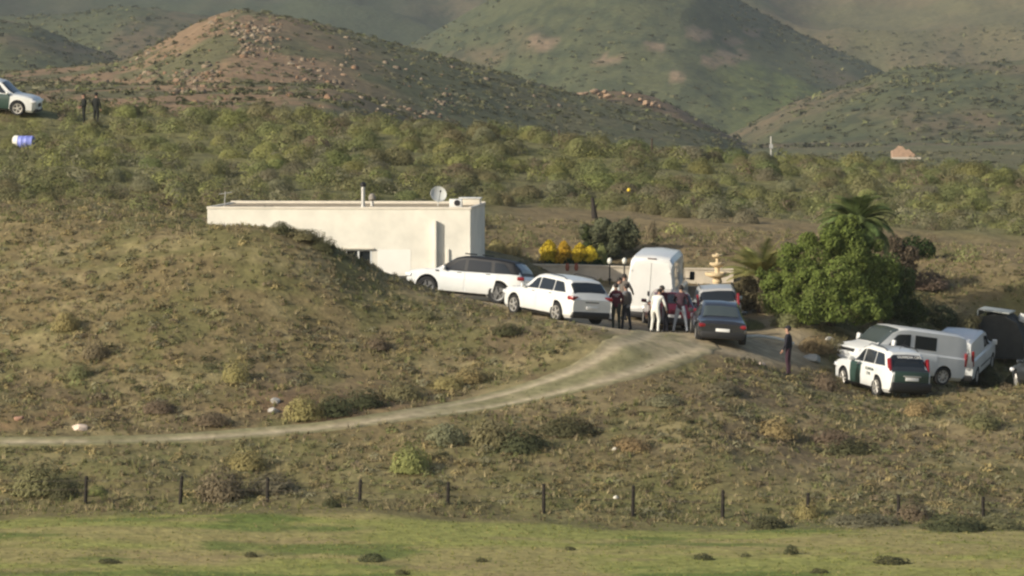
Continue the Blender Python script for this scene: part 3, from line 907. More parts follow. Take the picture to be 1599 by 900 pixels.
WHEELC = {}
def wheel(parent, x, y, r, w_, rim, spokes=5):
    side = 1 if y > 0 else -1
    key = (round(r, 3), round(w_, 3), rim.name, spokes)
    Mx = Matrix.Rotation(R(-90), 4, 'X')   # z axis -> +y
    if key not in WHEELC:
        bm = bmesh.new()
        h = w_ / 2
        bm_lathe(bm, [(r * 0.62, -h), (r * 0.93, -h), (r, -h * 0.7), (r, h * 0.7), (r * 0.93, h), (r * 0.72, h), (r * 0.66, h * 0.8), (r * 0.62, -h)], 28, Mx)
        a = from_bm('wheel', bm, M_tyre, None, 35)
        bm = bmesh.new()
        bm_lathe(bm, [(0, h * 0.35), (r * 0.60, h * 0.35), (r * 0.60, h * 0.85), (r * 0.70, h * 0.9), (r * 0.70, h * 0.75), (r * 0.64, -h * 0.5)], 28, Mx)
        for f in bm.faces: f.material_index = 1 if Vector((f.calc_center_median().x, 0, f.calc_center_median().z)).length < r * 0.56 else 0
        n0 = len(bm.faces)
        bm_tube(bm, (0, h * 0.35, 0), (0, h * 0.95, 0), r * 0.16, n=12)
        for k in range(spokes):
            q = 2 * math.pi * k / spokes
            bm_box(bm, (math.cos(q) * r * 0.38, h * 0.7, math.sin(q) * r * 0.38), (r * 0.54, h * 0.35, r * 0.17), Matrix.Rotation(-q, 3, 'Y'), bevel=0.01, seg=1)
        b = from_bm('rim', bm, [rim, M_rimd], None, 35)
        WHEELC[key] = (a.data, b.data)
        bpy.data.objects.remove(a); bpy.data.objects.remove(b)
    a = bpy.data.objects.new('wheel', WHEELC[key][0]); COL.objects.link(a); a.parent = parent
    a.location = (x, y - side * w_ / 2 * 0.85, r)
    a.rotation_euler = (0, 0, 0 if side > 0 else math.pi)
    b = bpy.data.objects.new('rim', WHEELC[key][1]); COL.objects.link(b); b.parent = a

def cyl_cutter(x, y0, y1, r, zc):
    bm = bmesh.new(); bm_tube(bm, (x, y0, zc), (x, y1, zc), r, n=32)
    return from_bm('cutter', bm, M_black)

def place(root, key, zoff=0.0):
    px, py, D, th, L, wb = VEH[key]
    c = P(px, py, D)
    a = R(th); f = Vector((math.cos(a), math.sin(a), 0)); l = Vector((-math.sin(a), math.cos(a), 0))
    hh_ = lambda v: Hs(v.x, v.y, True)
    hf = hh_(c + f * wb / 2); hr = hh_(c - f * wb / 2); hl = hh_(c + l * 0.8); hrr = hh_(c - l * 0.8)
    pitch = max(-0.14, min(0.14, (hf - hr) / wb)); roll = max(-0.07, min(0.07, (hl - hrr) / 1.6))
    X = (f + Vector((0, 0, pitch))).normalized()
    Y = (l + Vector((0, 0, roll))).normalized()
    Z = X.cross(Y).normalized(); Y = Z.cross(X)
    root.matrix_world = Matrix(((X.x, Y.x, Z.x, c.x), (X.y, Y.y, Z.y, c.y), (X.z, Y.z, Z.z, (hf + hr) / 2 + zoff - 0.03), (0, 0, 0, 1)))

def text_part(name, s, size, mat, parent, M, depth=0.004):
    cu = bpy.data.curves.new('t', 'FONT'); cu.body = s; cu.size = size; cu.extrude = depth; cu.align_x = 'CENTER'; cu.align_y = 'CENTER'
    to = bpy.data.objects.new('t', cu); COL.objects.link(to)
    bpy.context.view_layer.update()
    dg = bpy.context.evaluated_depsgraph_get()
    me = bpy.data.meshes.new_from_object(to.evaluated_get(dg))
    bpy.data.objects.remove(to)
    me.transform(M); me.name = name
    me.materials.clear(); me.materials.append(mat)
    o = bpy.data.objects.new(name, me); COL.objects.link(o); o.parent = parent
    return o

def part_box(name, mat, parent, c, s, bevel=0.02, rot=None, smooth=35):
    bm = bmesh.new(); bm_box(bm, c, s, rot, bevel=bevel)
    return from_bm(name, bm, mat, parent, smooth)

def car(key, name, label, cat, kind, paint, W=1.9, Hh=1.7, wheel_r=0.37, rim=None, glass=None, livery=False, group=None, roofmat=None, pillar_lamps=False, rails=True, spokes=5, belt=None, zb=0.22, black_top=False):
    px, py, D, th, L, wb = VEH[key]
    rim = rim or M_rim; glass = glass or M_glass
    root = empty(name, label=label, cat=cat, group=group)
    h = L / 2; w2 = W / 2
    bt = belt or Hh * 0.60
    if kind == 'suv':
        st = [(h, w2 * .62, zb + .12, bt * .62, bt * .66, .3), (h - .06, w2 * .80, zb + .05, bt * .78, bt * .81, .4), (h - .22, w2 * .93, zb, bt * .88, bt * .93, .5), (h - .6, w2 * .99, zb, bt * .95, bt * 1.0, .6),
              (h - 1.22, w2, zb, bt * .99, bt * 1.055, .7), (h - 1.55, w2, zb, bt, bt + .26, w2 * .80), (h - 2.0, w2, zb, bt, Hh - .10, w2 * .78), (h - 2.35, w2, zb, bt, Hh - .01, w2 * .77), (0.0 - .3, w2, zb, bt + .01, Hh, w2 * .76),
              (-h + 1.1, w2, zb, bt + .03, Hh - .03, w2 * .75), (-h + .55, w2 * .99, zb, bt + .05, Hh - .09, w2 * .72), (-h + .22, w2 * .96, zb + .02, bt + .05, bt + .26, w2 * .76), (-h + .10, w2 * .93, zb + .04, bt * .98, bt + .02, .6),
              (-h + .0, w2 * .86, zb + .12, bt * .86, bt * .89, .5)]
        ws = (h - 1.25, h - 2.05); rw = (-h + .50, -h + .13)
        sw = [(h - 1.60, h - 2.16, -0.06, -0.06), (-0.12, -0.12, -h + 1.33, -h + 1.38), (-h + 1.27, -h + 1.32, -h + .50, -h + .86)]
    elif kind == 'sedan':
        st = [(h, w2 * .62, zb + .12, bt * .62, bt * .66, .3), (h - .08, w2 * .82, zb + .05, bt * .74, bt * .78, .4), (h - .3, w2 * .94, zb, bt * .84, bt * .9, .5), (h - 1.1, w2, zb, bt * .96, bt * 1.02, .6),
              (h - 1.6, w2, zb, bt, bt + .25, w2 * .78), (h - 2.1, w2, zb, bt, Hh - .04, w2 * .74), (-.2, w2, zb, bt + .01, Hh, w2 * .73), (-h + 1.45, w2, zb, bt + .02, Hh - .08, w2 * .71),
              (-h + .95, w2 * .99, zb, bt + .03, bt + .26, w2 * .74), (-h + .62, w2 * .97, zb, bt + .01, bt + .07, .6), (-h + .12, w2 * .93, zb + .02, bt * .97, bt * 1.03, .6), (-h, w2 * .86, zb + .1, bt * .88, bt * .92, .5)]
        ws = (h - 1.15, h - 2.05); rw = (-h + 1.38, -h + .72)
        sw = [(h - 1.7, h - 2.2, -.1, -.1), (-.18, -.18, -h + 1.1, -h + 1.5)]
    elif kind == 'hatch':
        st = [(h, w2 * .66, zb + .1, bt * .62, bt * .66, .3), (h - .1, w2 * .85, zb, bt * .76, bt * .8, .4), (h - .35, w2 * .96, zb, bt * .88, bt * .94, .5), (h - .9, w2, zb, bt * .97, bt * 1.03, .6),
              (h - 1.3, w2, zb, bt, bt + .24, w2 * .8), (h - 1.8, w2, zb, bt, Hh - .05, w2 * .76), (-.1, w2, zb, bt + .01, Hh, w2 * .75), (-h + .75, w2, zb, bt + .03, Hh - .08, w2 * .73),
              (-h + .28, w2 * .96, zb, bt + .03, bt + .22, w2 * .76), (-h + .12, w2 * .93, zb, bt * .97, bt + .01, .6), (-h, w2 * .86, zb + .1, bt * .86, bt * .9, .5)]
        ws = (h - .95, h - 1.75); rw = (-h + .68, -h + .17)
        sw = [(h - 1.4, h - 1.95, -.1, -.1), (-.18, -.18, -h + .75, -h + .95)]
    lf = Loft(st)
    body = lf.body(paint, root)
    ra = wheel_r * 1.17
    cut = []
    for x in (wb / 2, -wb / 2):
        for s in (1, -1):
            cut.append(cyl_cutter(x, s * (w2 - .30), s * (w2 + .2), ra, wheel_r + .02))
    boolean_cut(body, cut)
    body.data.polygons.foreach_set('use_smooth', [True] * len(body.data.polygons)); body.data.set_sharp_from_angle(angle=R(28))
    if black_top:
        body.data.materials.append(M_black); k_ = len(body.data.materials) - 1
        for f in body.data.polygons:
            if f.center.z > bt + .07 and f.center.x < h - 1.4 and f.center.x > -h + .05: f.material_index = k_
    for x in (wb / 2, -wb / 2):
        for s in (1, -1): wheel(root, x, s * (w2 - .02), wheel_r, .24, rim, spokes)
    wsn = lf.screen('windscreen', glass, root, ws[0] - .06, ws[1] + .04, 6.0, t0b=6.35)
    lf.screen('rear_window', glass, root, rw[0] - .03, rw[1] + .03, 6.1 if kind != 'sedan' else 6.4, t0b=6.05)
    for s in (1, -1):
        for q in sw:
            lf.patch('side_window', glass, root, q[0], q[1], q[2], q[3], 5.10, 5.88, s)
        # doors with handles, sills
        for k, (a, b) in enumerate(((h - 1.45, -.05), (-.09, -wb / 2 + .0 if kind != 'hatch' else -wb / 2 + .2))):
            dm = M_green if (livery and k == 0) else paint
            dr = lf.patch('door', dm, root, a - .05, a, b + (.25 if k else 0), b, 1.9, 4.97, s, off=0.006)
            if livery and k == 0: dr['label'] = 'green front door of the patrol car'
            hp = lf.pt(b + .22 if k == 0 else b + .45, 4.3, s)
            part_box('door_handle', M_black if not livery else M_white, dr, hp + Vector((0, s * .015, 0)), (.18, .03, .03), .008)
        lf.patch('sill', M_black, root, wb / 2 - ra - .02, wb / 2 - ra - .02, -wb / 2 + ra + .02, -wb / 2 + ra + .02, 1.15, 1.9, s, off=0.01, nt_=3)
        mp = lf.pt(h - 1.62, 5.0, s)
        mb_ = bmesh.new(); bm_box(mb_, mp + Vector((0, s * .13, .09)), (.12, .20, .14), bevel=.03); bm_box(mb_, mp + Vector((0, s * .03, .03)), (.06, .12, .04), bevel=.01)
        from_bm('wing_mirror', mb_, paint if not livery else M_white, root, 40)
        # lamps
        hl = lf.pt(h - .17, 4.3, s)
        part_box('headlight', M_lamp, root, Vector((h - .19, s * (w2 * .78), bt * .74)), (.30, .34, .15), .05, Matrix.Rotation(-s * .35, 3, 'Z'))
        if pillar_lamps:
            part_box('tail_light', M_red, root, Vector((-h + .25, s * (w2 * .845), bt + .12)), (.20, .10, .60), .03, Matrix.Rotation(.32, 3, 'Y') @ Matrix.Rotation(-s * .02, 3, 'X'))
        elif kind == 'sedan':
            part_box('tail_light', M_red, root, Vector((-h + .09, s * (w2 * .74), bt * .83)), (.20, .36, .14), .04, Matrix.Rotation(s * .25, 3, 'Z'))
        else:
            part_box('tail_light', M_red, root, Vector((-h + .15, s * (w2 * .80), bt * .93)), (.28, .34, .15), .04, Matrix.Rotation(s * .3, 3, 'Z'))
        if rails:
            rb = bmesh.new()
            ya = w2 * .70
            prev = None
            for i in range(9):
                x = (h - 2.3) + (-h + .8 - (h - 2.3)) * i / 8
                q = Vector((x, s * ya, lf.pt(x, 7.1, 1).z + (.055 if 0 < i < 8 else .0)))
                if prev is not None: bm_tube(rb, prev, q, .016, n=6)
                prev = q
            from_bm('roof_rail', rb, M_black, root)
    # bumpers, grille, plates
    part_box('rear_bumper', M_black, root, (-h + .10, 0, zb + .17), (.24, W * .86, .26), .06)
    part_box('front_bumper', M_black, root, (h - .12, 0, zb + .12), (.26, W * .78, .20), .05)
    part_box('grille', M_black, root, (h - .03, 0, bt * .56), (.08, W * .36, .22), .03)
    pz = bt * .66 if kind == 'sedan' else bt * .62
    part_box('number_plate', M_plate, root, (-h - .01, 0, pz), (.03, .50, .11), .004)
    part_box('number_plate', M_plate, root, (h + .02, 0, zb + .2), (.03, .50, .10), .004)
    if kind == 'suv' and not livery:
        part_box('boot_handle', M_black, root, (-h + .02, 0, bt * .80), (.06, .6, .035), .01)
    return root, lf

M_dgrey = pmat('dark_grey_paint', (0.026, 0.027, 0.032), 0.25, coat=0.7, noise=0.05)
M_maroon = pmat('maroon_paint', (0.085, 0.010, 0.020), 0.25, coat=0.7)
M_silver = pmat('dull_white_paint', (0.40, 0.40, 0.39), 0.35, coat=0.4)
M_charcoal = pmat('charcoal_paint', (0.03, 0.034, 0.038), 0.3, coat=0.6)

# white estate with dark roof
r_, lf = car('rover', 'parked_car', 'white SUV with black roof and tinted windows, nose against the house wall', 'car', 'suv', M_white, W=1.98, Hh=1.74, wheel_r=.40, rim=M_rimd, rails=False, black_top=True, belt=1.10, group='private cars in the yard')
h = 2.44
lf.screen('roof', M_black, r_, h - 2.1, -h + .53, 5.93, off=.006)
for s in (1, -1):
    lf.patch('pillar_trim', M_black, r_, -.0, -.0, -.12, -.12, 5.05, 5.95, s, off=.010)
    lf.patch('pillar_trim', M_black, r_, -h + 1.36, -h + 1.41, -h + 1.22, -h + 1.28, 5.05, 5.95, s, off=.010)
    lf.patch('air_vent', M_black, r_, h - 1.32, h - 1.28, h - 1.46, h - 1.42, 4.0, 4.7, s, off=.012)
    lf.patch('roof_edge', M_black, r_, h - 1.6, h - 2.2, -h + .5, -h + .6, 5.86, 6.3, s, off=.009)
    lf.patch('rear_pillar', M_black, r_, -h + .52, -h + .87, -h + .20, -h + .56, 5.10, 5.9, s, off=.009)
bmz = bmesh.new()
for x in (.1, -.6): part_box('roof_bar', M_black, r_, (x, 0, 1.79), (.07, 1.25, .05), .015)
place(r_, 'rover')

r_, lf = car('audi', 'parked_car', 'bright white SUV with silver wheels, tail towards the group of people', 'car', 'suv', M_white, W=1.93, Hh=1.70, belt=1.06, wheel_r=.37, rim=M_rim, group='private cars in the yard')
place(r_, 'audi')
r_, lf = car('maroon', 'parked_car', 'dark maroon hatchback in front of the tall van, hidden by people', 'car', 'hatch', M_maroon, W=1.74, Hh=1.5, wheel_r=.31, rails=False, group='private cars in the yard')
place(r_, 'maroon')
r_, lf = car('suvback', 'police_car', 'white SUV with tall red pillar lamps, mostly hidden by the dark saloon', 'car', 'suv', M_silver, W=1.79, Hh=1.77, wheel_r=.36, pillar_lamps=True, livery=True, rails=True, group='patrol cars')
place(r_, 'suvback')
r_, lf = car('sedan', 'parked_car', 'dark grey saloon car seen from behind at the top of the track', 'car', 'sedan', M_dgrey, W=1.84, Hh=1.45, wheel_r=.33, rails=False, glass=M_glass2, group='private cars in the yard')
place(r_, 'sedan')
r_, lf = car('copsuv', 'police_car', 'white and green patrol SUV parked on the scrubby slope below the van', 'car', 'suv', M_white, W=1.79, Hh=1.77, wheel_r=.36, pillar_lamps=True, livery=True, group='patrol cars', spokes=6)
h = 4.63 / 2
bt = 1.77 * .6
lf.screen('tailgate', M_charcoal, r_, -h + .40, -h + .12, 6.0, off=.006, t0b=5.2)
part_box('tailgate', M_green, r_, (-h + .01, 0, .80), (.05, 1.38, .50), .03)
part_box('rear_bar', M_black, r_, (-h - .03, 0, .50), (.16, 1.62, .32), .06)
part_box('number_plate', M_plate, r_, (-h - .035, 0, .78), (.03, .52, .12), .004)
part_box('plate_trim', M_rim, r_, (-h - .03, 0, .88), (.04, .7, .04), .008)
Mb = Matrix(((0, 0, -1, -h + .33), (-1, 0, 0, 0), (0, 1, 0, 1.53), (0, 0, 0, 1))) @ Matrix.Rotation(R(-28), 4, 'X')
text_part('lettering', 'GUARDIA CIVIL', .145, M_plate, r_, Matrix.Translation((-.05, 0, 0)) @ Mb)
Ms = Matrix(((-1, 0, 0, -.75), (0, 0, 1, 1.79 / 2 + .012), (0, 1, 0, .93), (0, 0, 0, 1)))
text_part('lettering', 'GUARDIA', .15, M_green, r_, Ms)
Ms = Matrix(((-1, 0, 0, -.70), (0, 0, 1, 1.79 / 2 + .014), (0, 1, 0, .76), (0, 0, 0, 1)))
text_part('lettering', 'CIVIL', .15, M_green, r_, Ms)
# roof light bar on the rear of the roof is folded flat; aerial
bmz = bmesh.new(); bm_tube(bmz, (-1.2, 0, 1.74), (-1.6, 0, 2.1), .008, n=5); from_bm('aerial', bmz, M_black, r_)
place(r_, 'copsuv', .03)
r_, lf = car('topsuv', 'police_car', 'white patrol SUV with green door, cut by the edge on the ridge', 'car', 'suv', M_white, W=1.85, Hh=1.85, wheel_r=.39, livery=True, group='patrol cars')
place(r_, 'topsuv')
r_, lf = car('edgecar', 'parked_car', 'dark car whose rear corner shows past the small white van', 'car', 'hatch', M_charcoal, W=1.78, Hh=1.5, wheel_r=.32, rails=False, group='private cars in the yard')
place(r_, 'edgecar')

# ------------------------------------------------------------------ vans
def van(key, name, label, st, W, wheel_r, ws, sides, paint, rim, extra=None):
    px, py, D, th, L, wb = VEH[key]
    root = empty(name, label=label, cat='van', group='white vans')
    lf = Loft(st)
    body = lf.body(paint, root)
    w2 = W / 2
    cut = []
    xo = (VANX[key][0], VANX[key][1])
    for x in xo:
        for s in (1, -1): cut.append(cyl_cutter(x, s * (w2 - .34), s * (w2 + .2), wheel_r * 1.15, wheel_r + .02))
    boolean_cut(body, cut)
    body.data.polygons.foreach_set('use_smooth', [True] * len(body.data.polygons)); body.data.set_sharp_from_angle(angle=R(25))
    for x in xo:
        for s in (1, -1): wheel(root, x, s * (w2 - .02), wheel_r, .23, rim, 8)
    lf.screen('windscreen', M_glass2, root, ws[0], ws[1], 5.9, t0b=6.2)
    for s in (1, -1):
        for (nm, mt, q, t0, t1) in sides:
            lf.patch(nm, mt, root, q[0], q[1], q[2], q[3], t0, t1, s, off=.008)
        lf.patch('sill', M_black, root, xo[0] - wheel_r * 1.2, xo[0] - wheel_r * 1.2, xo[1] + wheel_r * 1.2, xo[1] + wheel_r * 1.2, 1.1, 1.7, s, off=.01)
    return root, lf
VANX = {'bigvan': (1.95, -1.70), 'tvan': (1.55, -1.45), 'smallvan': (1.33, -1.42)}
w2 = 1.0
H_ = 2.68
st = [(2.97, .65, .35, .85, .95, .5), (2.88, .86, .25, 1.0, 1.12, .6), (2.6, .97, .25, 1.15, 1.30, .7), (2.2, 1.0, .25, 1.25, 1.50, .78), (1.75, 1.0, .25, 1.3, 2.15, .80), (1.35, 1.0, .25, 1.3, 2.50, .80),
      (1.0, 1.0, .25, 1.3, 2.64, .82), (0, 1.0, .25, 1.3, H_, .83), (-2.5, 1.0, .25, 1.3, H_, .83), (-2.80, .995, .26, 1.3, H_ - .04, .82), (-2.91, .98, .28, 1.3, H_ - .10, .80), (-2.96, .95, .34, 1.3, H_ - .20, .76)]
r_, lf = van('bigvan', 'panel_van', 'tall white high-roof panel van seen from behind in the yard', st, 2.0, .35, (2.3, 1.3),
             [('side_window', M_glass2, (1.7, 1.3, .75, .75), 5.1, 5.75), ('door', M_whitev, (.5, .5, -.9, -.9), 2.0, 5.9)], M_whitev, M_rim)
for s in (1, -1):
    part_box('tail_light', M_red, r_, (-2.95, s * .92, 1.05), (.08, .10, .42), .02)
    bmz = bmesh.new(); bm_box(bmz, (1.55, s * 1.18, 1.55), (.10, .20, .34), bevel=.04); bm_box(bmz, (1.6, s * 1.04, 1.42), (.05, .2, .05), bevel=.01)
    from_bm('wing_mirror', bmz, M_black, r_, 40)
    # rear doors
    bmz = bmesh.new(); pf = [(.012, .5), (.86, .5), (.89, 1.0), (.87, 1.35), (.74, 2.2), (.62, 2.36), (.012, 2.40)]
    fa_ = [bmz.verts.new((-2.985, s * y, z)) for y, z in pf]; fb_ = [bmz.verts.new((-2.93, s * y, z)) for y, z in pf]
    bmz.faces.new(fa_); bmz.faces.new(fb_[::-1])
    for q in range(len(pf)): bmz.faces.new((fa_[q], fa_[(q + 1) % len(pf)], fb_[(q + 1) % len(pf)], fb_[q]))
    dd = from_bm('rear_door', bmz, M_whitev, r_)
    part_box('hinge', M_steel, dd, (-2.99, s * .86, .9), (.03, .08, .06), .008)
    part_box('hinge', M_steel, dd, (-2.99, s * .74, 2.05), (.03, .08, .06), .008)
part_box('door_handle', M_black, r_, (-3.0, .06, 1.22), (.04, .06, .18), .01)
part_box('high_brake_light', pmat('dull_lamp', (.16, .12, .11), .4), r_, (-2.93, 0, 2.55), (.06, .34, .05), .01)
part_box('rear_bumper', M_black, r_, (-2.98, 0, .38), (.18, 1.9, .20), .04)
part_box('number_plate', M_plate, r_, (-3.0, .45, .62), (.03, .5, .11), .004)
place(r_, 'bigvan')

H_ = 1.98
st = [(2.48, .62, .32, .72, .78, .5), (2.40, .84, .24, .90, .96, .55), (2.18, .94, .22, 1.02, 1.10, .6), (1.75, .95, .22, 1.08, 1.20, .7), (1.50, .95, .22, 1.10, 1.33, .74), (1.05, .95, .22, 1.12, 1.78, .78),
      (.72, .95, .22, 1.12, 1.93, .80), (.3, .95, .22, 1.12, H_, .81), (-2.0, .95, .22, 1.12, H_, .81), (-2.36, .945, .23, 1.12, H_ - .06, .80), (-2.47, .92, .28, 1.12, H_ - .28, .80)]
r_, lf = van('tvan', 'panel_van', 'white van with blue door stripe and dark side windows behind the patrol SUV', st, 1.9, .34, (1.62, .78),
             [('side_window', M_glass, (1.35, .85, .22, .22), 5.15, 5.80), ('side_window', M_glass, (.02, .02, -1.0, -1.0), 5.15, 5.80), ('door', M_whitev, (1.25, 1.25, .15, .15), 1.8, 5.0), ('door', M_whitev, (.08, .08, -1.05, -1.05), 1.8, 5.0)], M_whitev, M_rim)
for s in (1, -1):
    lf.patch('stripe', M_blue, r_, 1.15, 1.25, .18, .18, 4.2, 4.92, s, off=.015)
    part_box('headlight', M_lamp, r_, (2.33, s * .70, .82), (.22, .34, .20), .05, Matrix.Rotation(-s * .35, 3, 'Z'))
    part_box('tail_light', M_red, r_, (-2.43, s * .885, 1.05), (.12, .12, .52), .03)
    bmz = bmesh.new(); bm_box(bmz, (1.18, s * 1.12, 1.33), (.10, .20, .28), bevel=.03); bm_box(bmz, (1.22, s * 1.0, 1.2), (.05, .16, .05), bevel=.01)
    from_bm('wing_mirror', bmz, M_white, r_, 40)
part_box('grille', M_black, r_, (2.42, 0, .84), (.10, .95, .16), .02)
part_box('front_bumper', M_whitev, r_, (2.42, 0, .46), (.22, 1.62, .30), .07)
part_box('air_intake', M_black, r_, (2.53, 0, .44), (.04, 1.0, .12), .02)
part_box('rear_bumper', M_black, r_, (-2.45, 0, .36), (.14, 1.8, .2), .04)
place(r_, 'tvan')

H_ = 1.84
st = [(2.2, .6, .3, .68, .74, .5), (2.12, .8, .22, .84, .9, .5), (1.9, .9, .2, .96, 1.03, .6), (1.4, .92, .2, 1.03, 1.14, .7), (1.1, .92, .2, 1.05, 1.35, .72), (.6, .92, .2, 1.06, 1.70, .76), (.2, .92, .2, 1.06, H_ - .03, .78),
      (-.4, .92, .2, 1.06, H_, .78), (-1.9, .92, .2, 1.06, H_ - .02, .78), (-2.12, .915, .21, 1.06, H_ - .08, .77), (-2.2, .89, .26, 1.06, H_ - .25, .77)]
r_, lf = van('smallvan', 'panel_van', 'small white delivery van tucked behind the blue-striped van', st, 1.84, .31, (1.25, .35),
             [('side_window', M_glass, (1.02, .5, -.05, -.05), 5.15, 5.8), ('door', M_whitev, (.95, .95, -.1, -.1), 1.8, 5.0), ('rubbing_strip', M_black, (.9, .9, -.9, -.9), 2.75, 2.95)], M_whitev, M_rim)
for s in (1, -1):
    part_box('tail_light', M_red, r_, (-2.13, s * .865, 1.12), (.12, .10, .62), .03)
    part_box('headlight', M_lamp, r_, (2.03, s * .70, .74), (.24, .3, .2), .05, Matrix.Rotation(-s * .4, 3, 'Z'))
    bmz = bmesh.new(); bm_box(bmz, (.9, s * 1.06, 1.2), (.10, .2, .2), bevel=.03); bm_box(bmz, (.93, s * .96, 1.1), (.05, .12, .04), bevel=.01)
    from_bm('wing_mirror', bmz, M_white, r_, 40)
part_box('rear_bumper', M_black, r_, (-2.2, 0, .36), (.16, 1.75, .24), .05)
place(r_, 'smallvan')
# ------------------------------------------------------------------ leaves, bushes, trees
def rand_dirs(n, r, zmin=-0.15):
    v = r.normal(size=(n * 3, 3)); v /= np.linalg.norm(v, axis=1)[:, None]
    v = v[v[:, 2] > zmin][:n]
    while len(v) < n:
        u = r.normal(size=(n, 3)); u /= np.linalg.norm(u, axis=1)[:, None]
        v = np.concatenate([v, u[u[:, 2] > zmin]])[:n]
    return v

def leaf_quads(c, nrm, size, r, aspect=0.5, axis=None):
    """one rhombus leaf per centre; returns verts (4n,3), faces (n,4)"""
    n = len(c)
    a = r.normal(size=(n, 3)) * (1 if axis is None else .45)
    if axis is not None: a = a + axis
    a -= (a * nrm).sum(1)[:, None] * nrm
    a /= np.linalg.norm(a, axis=1)[:, None] + 1e-9
    b = np.cross(nrm, a)
    s = (size * (0.6 + 0.8 * r.random(n)))[:, None]
    v = np.stack([c - a * s, c - b * s * aspect, c + a * s, c + b * s * aspect], 1).reshape(-1, 3)
    return v, np.arange(4 * n).reshape(n, 4)

def bush_arrays(n, seed, leaf=0.09, lobes=7, up=0.35, flat=1.0, loose=0.25):
    """unit bush: radius about 1, height about 1.15"""
    r = np.random.default_rng(seed)
    L = rand_dirs(lobes, r, 0.0)
    la = r.uniform(0.15, 0.45, lobes)
    d = rand_dirs(n, r, -0.05)
    rad = 0.78 + (la[None, :] * 0.75 * np.clip(d @ L.T, 0, 1) ** 8).max(1)
    depth = 1 - loose * r.random(n) ** 1.6
    c = d * (rad * depth)[:, None]
    c[:, 2] = np.abs(c[:, 2]) * 1.05 * flat
    nr = d * 1.0 + r.normal(size=(n, 3)) * 0.24 + np.array([0, 0, up])
    nr /= np.linalg.norm(nr, axis=1)[:, None]
    v, f = leaf_quads(c, nr, leaf * 1.5, r, 0.30, d + np.array([0, 0, .9]))
    tint = np.repeat(0.88 + 0.24 * r.random(n), 4)
    return v, f, tint

def col_from(tint, base, r=None):
    c = np.asarray(base)[None, :] * tint[:, None]
    return c

M_leaf = {}
def leafm(k):
    if k not in M_leaf: M_leaf[k] = vcol_mat('foliage_' + k, rough=0.85, objvar=0.12, transl=0.27)
    return M_leaf[k]

TONES = {
    'green':  (0.228, 0.240, 0.100),
    'olive':  (0.226, 0.214, 0.105),
    'grey':   (0.235, 0.222, 0.135),
    'tan':    (0.345, 0.279, 0.131),
    'dark':   (0.100, 0.104, 0.052),
    'brown':  (0.212, 0.168, 0.108),
    'lime':   (0.280, 0.285, 0.105),
    'yellow': (0.62, 0.40, 0.030),
}
BM = {}
def bush_mesh(tone, var, n=420, leaf=0.10, loose=.25):
    k = (tone, var, n)
    if k not in BM:
        v, f, t_ = bush_arrays(n, 100 + var * 7 + len(tone), leaf, lobes=4 if loose > .5 else 7, loose=loose)
        o = mesh_np('shrub', v, f, [leafm(tone)], col=col_from(t_, TONES[tone]))
        BM[k] = o.data
        bpy.data.objects.remove(o)
    return BM[k]

def put_shrub(name, x, y, rx, h, tone, var, label, cat, group=None, n=420, leaf=0.10, z=None, loose=.25):
    me = bush_mesh(tone, var, n, leaf, loose)
    o = bpy.data.objects.new(name, me); COL.objects.link(o)
    o.location = (x, y, (Hs(x, y) if z is None else z) - 0.04)
    o.scale = (rx, rx * 0.95, h / 1.05)
    o.rotation_euler = (0, 0, random.uniform(0, 6.28))
    tag(o, label, cat, group)
    return o

occupied = []
